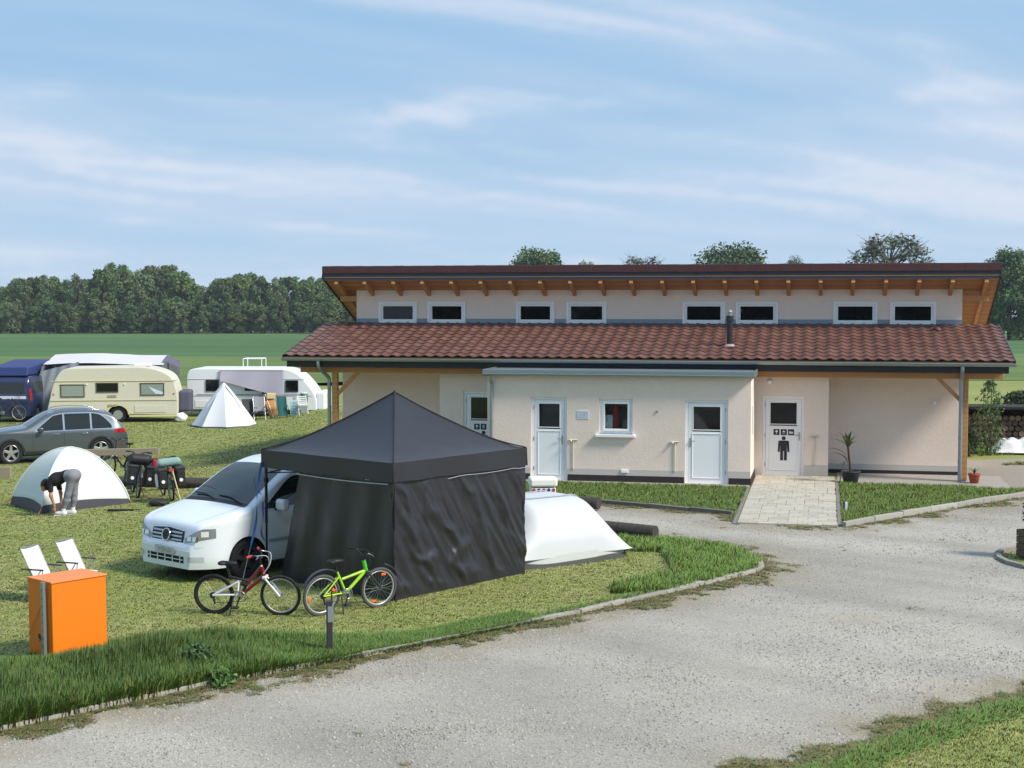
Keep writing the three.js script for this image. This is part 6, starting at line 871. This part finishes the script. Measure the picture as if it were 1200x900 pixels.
// ---------------------------------------------------------------- by the building
function blade(len, w, bend, twist, n = 6) { return grid(2, n, (u, v) => { const a = bend * v, r = len * v, y = r * Math.cos(a * 0.6), x = r * Math.sin(a * 0.8), ww = w * Math.sin(Math.PI * Math.min(0.98, 0.08 + v * 0.92)) ; return [x, y + (u === 0.5 ? -0.15 * ww : 0), (u - 0.5) * ww]; }).rotateY(twist); }
{
  const p = BL(2.42, -0.98), t = thing('potted_plant', 'palm-like potted plant in black pot by the gents door', 'plant', [p[0], 0.012, p[2]]), r = rng(2);
  mesh('pot', lathe([[0, 0], [0.17, 0], [0.23, 0.26], [0.245, 0.27], [0.245, 0.3], [0.22, 0.3], [0.21, 0.25], [0, 0.24]], 22), S(0x25262d, { roughness: 0.6 }), t); mesh('stem', tube([[0, 0.24, 0], [-0.03, 0.5, 0], [-0.06, 0.75, 0.01], [-0.08, 0.95, 0.02]], 0.028, 12, 7), S(0x4a3b2c, { roughness: 0.95 }), t);
  const lm = [S(0x55613a, { roughness: 0.6, side: THREE.DoubleSide }), S(0x6d6a44, { roughness: 0.7, side: THREE.DoubleSide }), S(0x6b4f3a, { roughness: 0.8, side: THREE.DoubleSide })];
  for (let k = 0; k < 11; k++) { const g = blade(0.3 + 0.18 * r(), 0.08, 0.7 + r() * 1.2, k * 2.4); mesh('leaf', g.translate(-0.08, 0.82 + 0.14 * r(), 0.02), lm[Math.floor(r() * 2)], t); }
  mesh('leaf', blade(0.62, 0.1, 0.25, 2.6).rotateZ(0.25).translate(-0.08, 0.85, 0.02), lm[2], t); for (const [a, y] of [[3.0, 0.6], [3.4, 0.5]]) mesh('leaf', blade(0.5, 0.11, 1.75, a).translate(-0.1, y, 0.05), lm[2], t);
  const w = BL(2.14, -0.92); const tool = thing('stick', 'dark stick leaning on the pot at the path edge', 'stick', [w[0], 0, w[2]]); mesh('shaft', rod([-0.06, 0.02, 0.3], [0.12, 0.55, 0.0], 0.016, 0.012), S(0x2a2523), tool); mesh('tip', rod([-0.06, 0.02, 0.3], [-0.07, 0, 0.315], 0.016, 0.006), matSteel, tool);
  const m = BL(2.2, 4.25), mk = thing('path_marker', 'small white and blue reflector post at the paved path edge', 'marker', [m[0], 0, m[2]], -0.3); mesh('post', rbox(0.05, 0.24, 0.04, 0, 0.12, 0, 0.008), S(0x2a3566), mk); mesh('reflector', rbox(0.05, 0.2, 0.03, 0.035, 0.13, 0.01, 0.012), S(0xe8ecf2), mk);
  const q = BL(5.42, -1.55), rp = thing('flower_pot', 'small terracotta pot beside the downpipe and timber post', 'pot', [q[0], 0.01, q[2]]); mesh('pot', lathe([[0, 0], [0.1, 0], [0.14, 0.2], [0.155, 0.2], [0.155, 0.24], [0.13, 0.24], [0, 0.2]], 18), S(0x9c4a32, { roughness: 0.85 }), rp); mesh('soil', new THREE.CylinderGeometry(0.125, 0.12, 0.02, 16).translate(0, 0.215, 0), S(0x2d241c), rp); for (let k = 0; k < 6; k++) mesh('leaf', blade(0.2, 0.05, 1.0, k * 1.1).translate(0, 0.21, 0), lm[0], rp);
}
function bush(name, label, pos, R, H, seed, tone, leaf = 0.05, n = 2200, cat = 'shrub') {
  const r = rng(seed), P = [], C = [], N = [], st = []; for (let k = 0; k < 9; k++) { const a = r() * 6.28; st.push(rod([0.05 * Math.cos(a), 0, 0.05 * Math.sin(a)], [R * 0.7 * r() * Math.cos(a), H * (0.6 + 0.35 * r()), R * 0.7 * r() * Math.sin(a)], 0.014, 0.004, 5)); }
  for (let i = 0; i < n; i++) { const a = r() * 6.283, y = Math.pow(r(), 0.8), q = Math.sqrt(r()) * R * Math.sin(Math.PI * (0.18 + 0.75 * y)) * (0.75 + 0.5 * noise3.noise(Math.cos(a) * 2 + seed, y * 3, Math.sin(a) * 2)), c = [q * Math.cos(a), y * H, q * Math.sin(a)], l = leaf * (0.6 + 0.8 * r()), e = V(r() - 0.5, r() - 0.2, r() - 0.5).normalize(), f = V(r() - 0.5, r() - 0.5, r() - 0.5).cross(e).normalize(), nn = e.clone().cross(f), k = 0.7 + 0.6 * r(); P.push(c[0] + e.x * l, c[1] + e.y * l, c[2] + e.z * l, c[0] - e.x * l * 0.6 + f.x * l * 0.4, c[1] - e.y * l * 0.6 + f.y * l * 0.4, c[2] - e.z * l * 0.6 + f.z * l * 0.4, c[0] - e.x * l * 0.6 - f.x * l * 0.4, c[1] - e.y * l * 0.6 - f.y * l * 0.4, c[2] - e.z * l * 0.6 - f.z * l * 0.4); for (let z = 0; z < 3; z++) { N.push(nn.x, nn.y, nn.z); C.push(tone[0] * k, tone[1] * k, tone[2] * k); } }
  const g = new THREE.BufferGeometry(); g.setAttribute('position', new THREE.Float32BufferAttribute(P, 3)); g.setAttribute('normal', new THREE.Float32BufferAttribute(N, 3)); g.setAttribute('color', new THREE.Float32BufferAttribute(C, 3)); const t = thing(name, label, cat, pos); mesh('stems', st, barkMat, t).userData.kind = 'stuff'; mesh('foliage', g, leafMat, t); return t;
}
bush('shrub', 'young green shrub beyond the building end', [14.1, 0, -43.2], 0.6, 2.2, 5, [0.08, 0.14, 0.045], 0.07, 650);
bush('shrub', 'low dark shrub against the log store', [13.2, 0, -42.6], 0.5, 1.1, 8, [0.035, 0.06, 0.025], 0.07, 1500);
bush('shrub', 'grey-green bush behind the log store', [16.6, 0, -47.6], 1.4, 1.6, 11, [0.06, 0.09, 0.04], 0.09, 2600);
{ // log store with dark roof, white tarpaulin heap
  const t = thing('log_store', 'low dark log store with flat roof beyond the building', 'log store', [15.6, 0, -45.4], -0.15), dm = S(0x2f2a26, { roughness: 0.9, map: woodTex }); mesh('roof', rbox(3.4, 0.09, 1.2, 0, 1.25, 0, 0.02), dm, t); for (const [x, z] of [[-1.6, 0.5], [1.6, 0.5], [-1.6, -0.5], [1.6, -0.5]]) mesh('post', rspan(x - 0.05, x + 0.05, 0, 1.2, z - 0.05, z + 0.05, 0.01), dm, t); mesh('back_panel', span(-1.6, 1.6, 0.1, 1.2, -0.5, -0.46), dm, t);
  const r = rng(14), lm = [S(0x7a6a56, { roughness: 0.95 }), S(0x615343, { roughness: 0.95 }), S(0x8d7c66, { roughness: 0.95 })]; for (let j = 0; j < 6; j++) for (let i = 0; i < 17; i++) { const q = 0.08 + r() * 0.015; mesh('firewood_log', new THREE.CylinderGeometry(q, q, 0.5, 8).rotateX(Math.PI / 2).translate(-1.48 + i * 0.182 + (j % 2) * 0.07, 0.12 + j * 0.16, (r() - 0.5) * 0.1), lm[Math.floor(r() * 3)], t); }
  const g = grid(30, 20, (u, v) => { const x = (u - 0.5) * 1.9, z = (v - 0.5) * 1.2, e = Math.min(u, 1 - u, v, 1 - v) * 4; return [x, 0.42 * sst(0, 1, e) * (0.8 + 0.8 * fbm(u * 4, v * 4, 2, 4)) + 0.01, z]; }); top('tarpaulin_heap', g.rotateY(-0.2).translate(15.25, 0.05, -43.6), nylon(0xdadde0), 'crumpled white tarpaulin heap on the grass before the log store', 'tarpaulin');
  const s = thing('stacked_stools', 'dark stacked garden stools beside the log store', 'stool', [13.35, 0, -43.7]); for (let k = 0; k < 2; k++) mesh('seat', rbox(0.42, 0.05, 0.42, 0, 0.55 + k * 0.42, 0, 0.015), matBlack, s); for (const [x, z] of [[-0.17, 0.17], [0.17, 0.17], [-0.17, -0.17], [0.17, -0.17]]) mesh('leg', rod([x, 0, z], [x * 0.9, 0.97, z * 0.9], 0.016), matBlack, s); mesh('can', rod([-0.02, 0.99, 0], [-0.02, 1.2, 0], 0.1, 0.09, 14), S(0x4f545c), s);
}
{ // planted bed at the frame edge
  const t = thing('flower_planter', 'wooden planter with dark leafy flowers inside the round kerb', 'planter', [9.2, 0, -25.5], 0.3), wm = S(0x6e5b45, { roughness: 0.9, map: woodTex }); for (const [a, b, c, d] of [[-0.25, 0.25, 0.23, 0.26], [-0.25, 0.25, -0.26, -0.23], [-0.25, -0.22, -0.23, 0.23], [0.22, 0.25, -0.23, 0.23]]) for (let k = 0; k < 4; k++) mesh('plank', rspan(a, b, 0.04 + k * 0.12, 0.15 + k * 0.12, c, d, 0.006), wm, t); mesh('soil', span(-0.22, 0.22, 0.05, 0.48, -0.23, 0.23), S(0x2a211a), t);
  bush('flowering_plant', 'dark leafy plant growing in the wooden planter', [9.2, 0.5, -25.5], 0.34, 0.8, 21, [0.03, 0.05, 0.025], 0.05, 1600, 'plant');
  bush('weed_clump', 'dark green leafy weed in the long grass at the kerb', [-3.78, 0, -17.45], 0.32, 0.4, 31, [0.06, 0.12, 0.04], 0.05, 420, 'weed'); bush('weed_clump', 'bright green weed growing over the kerb stones', [-3.42, 0, -16.98], 0.28, 0.22, 33, [0.1, 0.19, 0.045], 0.04, 420, 'weed');
}
// ---------------------------------------------------------------- grass, weeds and loose stones
function tuft(seed, n, spread, wdt, bend, nh = 0.37) {
  const r = rng(seed), P = [], N = [], ix = [];
  for (let b = 0; b < n; b++) {
    const a = r() * 6.283, q = Math.sqrt(r()) * spread, x = q * Math.cos(a), z = q * Math.sin(a), h = 0.55 + 0.45 * r(), d = r() * 6.283, k = bend * (0.3 + r()), w = wdt * (0.7 + 0.6 * r()), px = -Math.sin(d) * w, pz = Math.cos(d) * w, o = P.length / 3;
    for (const [t, ww] of [[0, 1], [0.55, 0.75]]) for (const s of [-1, 1]) P.push(x + Math.cos(d) * k * t * t + s * px * ww, h * t, z + Math.sin(d) * k * t * t + s * pz * ww);
    P.push(x + Math.cos(d) * k, h * (1 - 0.25 * k), z + Math.sin(d) * k); ix.push(o, o + 1, o + 3, o, o + 3, o + 2, o + 2, o + 3, o + 4); for (let i = 0; i < 5; i++) N.push(Math.cos(d) * nh, 0.93, Math.sin(d) * nh);
  }
  const g = new THREE.BufferGeometry(); g.setAttribute('position', new THREE.Float32BufferAttribute(P, 3)); g.setAttribute('normal', new THREE.Float32BufferAttribute(N, 3)); g.setIndex(ix); return g;
}
const bladeMat = new THREE.MeshStandardMaterial({ color: 0xffffff, roughness: 0.75, side: THREE.DoubleSide });
function scatter(name, geo, mat, items) { // items: [x, y, z, turn, width, height, r, g, b]
  const o = new THREE.InstancedMesh(geo, mat, items.length), m = new THREE.Matrix4(), q = new THREE.Quaternion(), e = new THREE.Euler(), c = new THREE.Color();
  items.forEach((t, i) => { q.setFromEuler(e.set(t[9] ?? 0, t[3], t[10] ?? 0)); m.compose(V(t[0], t[1], t[2]), q, V(t[4], t[5], t[4])); o.setMatrixAt(i, m); o.setColorAt(i, c.setRGB(t[6], t[7], t[8])); });
  o.name = numbered(name); o.userData.kind = 'stuff'; o.castShadow = o.receiveShadow = true; scene.add(o); return o;
}
{
  const r = rng(2024), c12 = Math.cos(Math.PI / 15), s12 = Math.sin(Math.PI / 15);
  const local = (x, z) => { const dx = x - 5.85, dz = z + 35.86; return [dx * c12 + dz * s12, -dx * s12 + dz * c12]; };
  const blocked = (x, z) => { const [u, w] = local(x, z); if (u > -0.06 && u < 2.14 && w > -2.3 && w < 6.48) return true; if (w < 0.55 && u > -6.8 && u < 0.05) return true; if (w < -0.75 && u > 2.05 && u < 6.2) return true; if (w < -1 && u > -12 && u < 6.2) return true; if (x > 11.2 && x < 18 && z < -35 && z > -42 - (x - 11.2) * 0.3) return fbm(x, z, 1, 3) > -0.25; return false; };
  const short = [[], [], []], mid = [[], []], tall = [[], []], fringe = [];
  const pick = (x, z, lush) => { const n = fbm(x * 0.3, z * 0.3, 3.7, 4), m = fbm(x * 1.4, z * 1.4, 9.1, 3), dry = clamp(0.42 + 1.3 * n + 0.8 * m - lush), k = 0.8 + 0.4 * r(); let c; if (r() < dry * 0.55) c = [0.42, 0.385, 0.17]; else if (r() < 0.25 + dry * 0.4) c = [0.36, 0.385, 0.12]; else c = [0.25 + 0.06 * r(), 0.315 + 0.05 * r(), 0.078]; return c.map((v) => v * k); };
  for (let i = 0; i < 520000; i++) {
    const D = 12.5 + 50 * Math.pow(r(), 1.7), x = (r() * 2 - 1) * (0.37 * D + 1), z = -D; if (blocked(x, z)) continue;
    const inD = inDrive(x, z), e = (D < 40 && x > -9) ? edgeDist(DRIVE, x, z) : 9, y = terrain(x, z);
    if (inD) { const n = fbm(x * 1.1, z * 1.1, 5.9, 4); if (e < 0.1 + 0.8 * clamp(0.4 + n * 1.8) * r() || (n > 0.36 && r() < 0.05)) { const k = 0.8 + 0.4 * r(), c = r() < 0.45 ? [0.25, 0.19, 0.085] : r() < 0.5 ? [0.17, 0.18, 0.055] : [0.1, 0.15, 0.035]; fringe.push([x, 0.012, z, r() * 6.28, 0.05 + 0.04 * r(), 0.02 + 0.05 * r() * r(), ...c.map((v) => v * k)]); } continue; }
    const yard = z < -28.9 && x > -2.5, tip = x > 1.6 && x < 4.4 && z < -22.4 && z > -28.6 && (e < 0.9 || x > 2.7 || (z < -26.2));
    if (yard) { mid[i % 2].push([x, y, z, r() * 6.28, 0.07 + 0.05 * r(), 0.06 + 0.08 * r(), ...(() => { const k = 0.8 + 0.45 * r(), d = r() < 0.25; return d ? [0.22 * k, 0.24 * k, 0.065 * k] : [0.16 * k, 0.26 * k, 0.052 * k]; })()]); continue; }
    if (tip) { tall[i % 2].push([x, y, z, r() * 6.28, 0.08 + 0.05 * r(), 0.1 + 0.14 * r(), ...(() => { const k = 0.8 + 0.4 * r(), d = r() < 0.12; return d ? [0.22 * k, 0.24 * k, 0.065 * k] : [0.17 * k, 0.285 * k, 0.052 * k]; })()]); continue; }
    const band = x < 0 && z > -22 ? lerp(2.5, 0.45, sst(-4.8, -0.6, x)) + 0.35 * fbm(x * 0.8, z * 0.8, 2.4, 3) : z > -18 && x > 0 ? 0.35 : 0.3;
    if (e < band && z > -30) { const hgt = x < 0.3 && z > -21 ? lerp(0.3, 0.1, sst(-4.2, -1.6, x)) : 0.09, f = sst(band, band * 0.45, e); tall[i % 2].push([x, y, z, r() * 6.28, 0.07 + 0.06 * r(), 0.06 + hgt * (0.35 + 0.65 * r()) * (0.45 + 0.55 * f), ...(() => { const k = 0.75 + 0.5 * r(), d = r(); return d < 0.14 ? [0.24 * k, 0.24 * k, 0.075 * k] : d < 0.2 ? [0.26 * k, 0.2 * k, 0.09 * k] : [0.145 * k, 0.25 * k, 0.052 * k]; })()]); continue; }
    const nearR = x > 0 && z > -20, c = pick(x, z, nearR ? -0.05 : 0.0);
    short[i % 3].push([x, y, z, r() * 6.28, (0.05 + 0.05 * r()) * (1 + D * 0.006), (0.016 + 0.022 * r()) * (nearR ? 1.7 : 1) * (1 + 0.5 * fbm(x * 0.7, z * 0.7, 6.1, 3)), ...c]);
  }
  // extra long blades along the kerb
  for (let i = 0; i < 130000; i++) { const t = r(), x = lerp(-8.2, 0.4, t), k = DRIVE.findIndex(([a], q) => q > 0 && q < 9 && a >= x), a = DRIVE[k - 1], b = DRIVE[k], zz = lerp(a[1], b[1], (x - a[0]) / (b[0] - a[0])), off = Math.pow(r(), 1.3) * lerp(3.0, 0.5, sst(-4.6, -0.8, x)), X = x - off * 0.68, Z = zz - off * 0.73; if (inside(DRIVE, X, Z)) continue; const h = lerp(0.4, 0.1, sst(-4.6, -1.4, X)) * (0.4 + 0.6 * r()) * (0.7 + 0.7 * fbm(X, Z, 4.4, 3) + 0.3) * sst(3.3, 1.2, off), q = 0.75 + 0.5 * r(), d = r(); tall[i % 2].push([X, 0, Z, r() * 6.28, 0.06 + 0.05 * r(), 0.05 + h, ...(d < 0.12 ? [0.24 * q, 0.25 * q, 0.075 * q] : [0.14 * q, 0.25 * q, 0.05 * q])]); }
  short.forEach((l, i) => scatter('lawn_grass', tuft(50 + i, 9, 0.75, 0.07, 0.6), bladeMat, l)); mid.forEach((l, i) => scatter('yard_grass', tuft(60 + i, 9, 0.6, 0.055, 0.5, 0.25), bladeMat, l)); tall.forEach((l, i) => scatter('long_grass', tuft(70 + i, 8, 0.7, 0.06, 0.75, 0.1), bladeMat, l)); scatter('verge_weeds', tuft(80, 9, 0.8, 0.08, 0.9), bladeMat, fringe);
  // loose stones on the drive
  const st = [[], []]; for (let i = 0; i < 210000; i++) { const D = 12.5 + 24 * Math.pow(r(), 1.5), x = (r() * 2 - 1) * (0.37 * D + 1), z = -D; if (!inDrive(x, z)) continue; if (fbm(x * 0.6, z * 0.6, 8.8, 3) + 0.35 < r() * 0.8) continue; const s = 0.006 + 0.009 * Math.pow(r(), 3), k = 0.2 + 0.26 * r(); st[i % 2].push([x, 0.016, z, r() * 6.28, s * (0.8 + 0.5 * r()), s * (0.5 + 0.4 * r()), k * 1.05, k, k * 0.9, r(), r()]); }
  const rock = (seed) => { const g = mergeVertices(new THREE.IcosahedronGeometry(1, 0).deleteAttribute('normal').deleteAttribute('uv')), q = rng(seed), p = g.attributes.position; for (let i = 0; i < p.count; i++) { const k = 0.75 + 0.5 * q(); p.setXYZ(i, p.getX(i) * k, p.getY(i) * k, p.getZ(i) * k); } g.computeVertexNormals(); return g; };
  const sm = new THREE.MeshStandardMaterial({ color: 0xffffff, roughness: 0.95 }); st.forEach((l, i) => scatter('gravel', rock(90 + i), sm, l));
}
scene.fog = new THREE.FogExp2(new THREE.Color(0.8, 0.88, 1.0), 0.0002);
renderer.render(scene, camera);
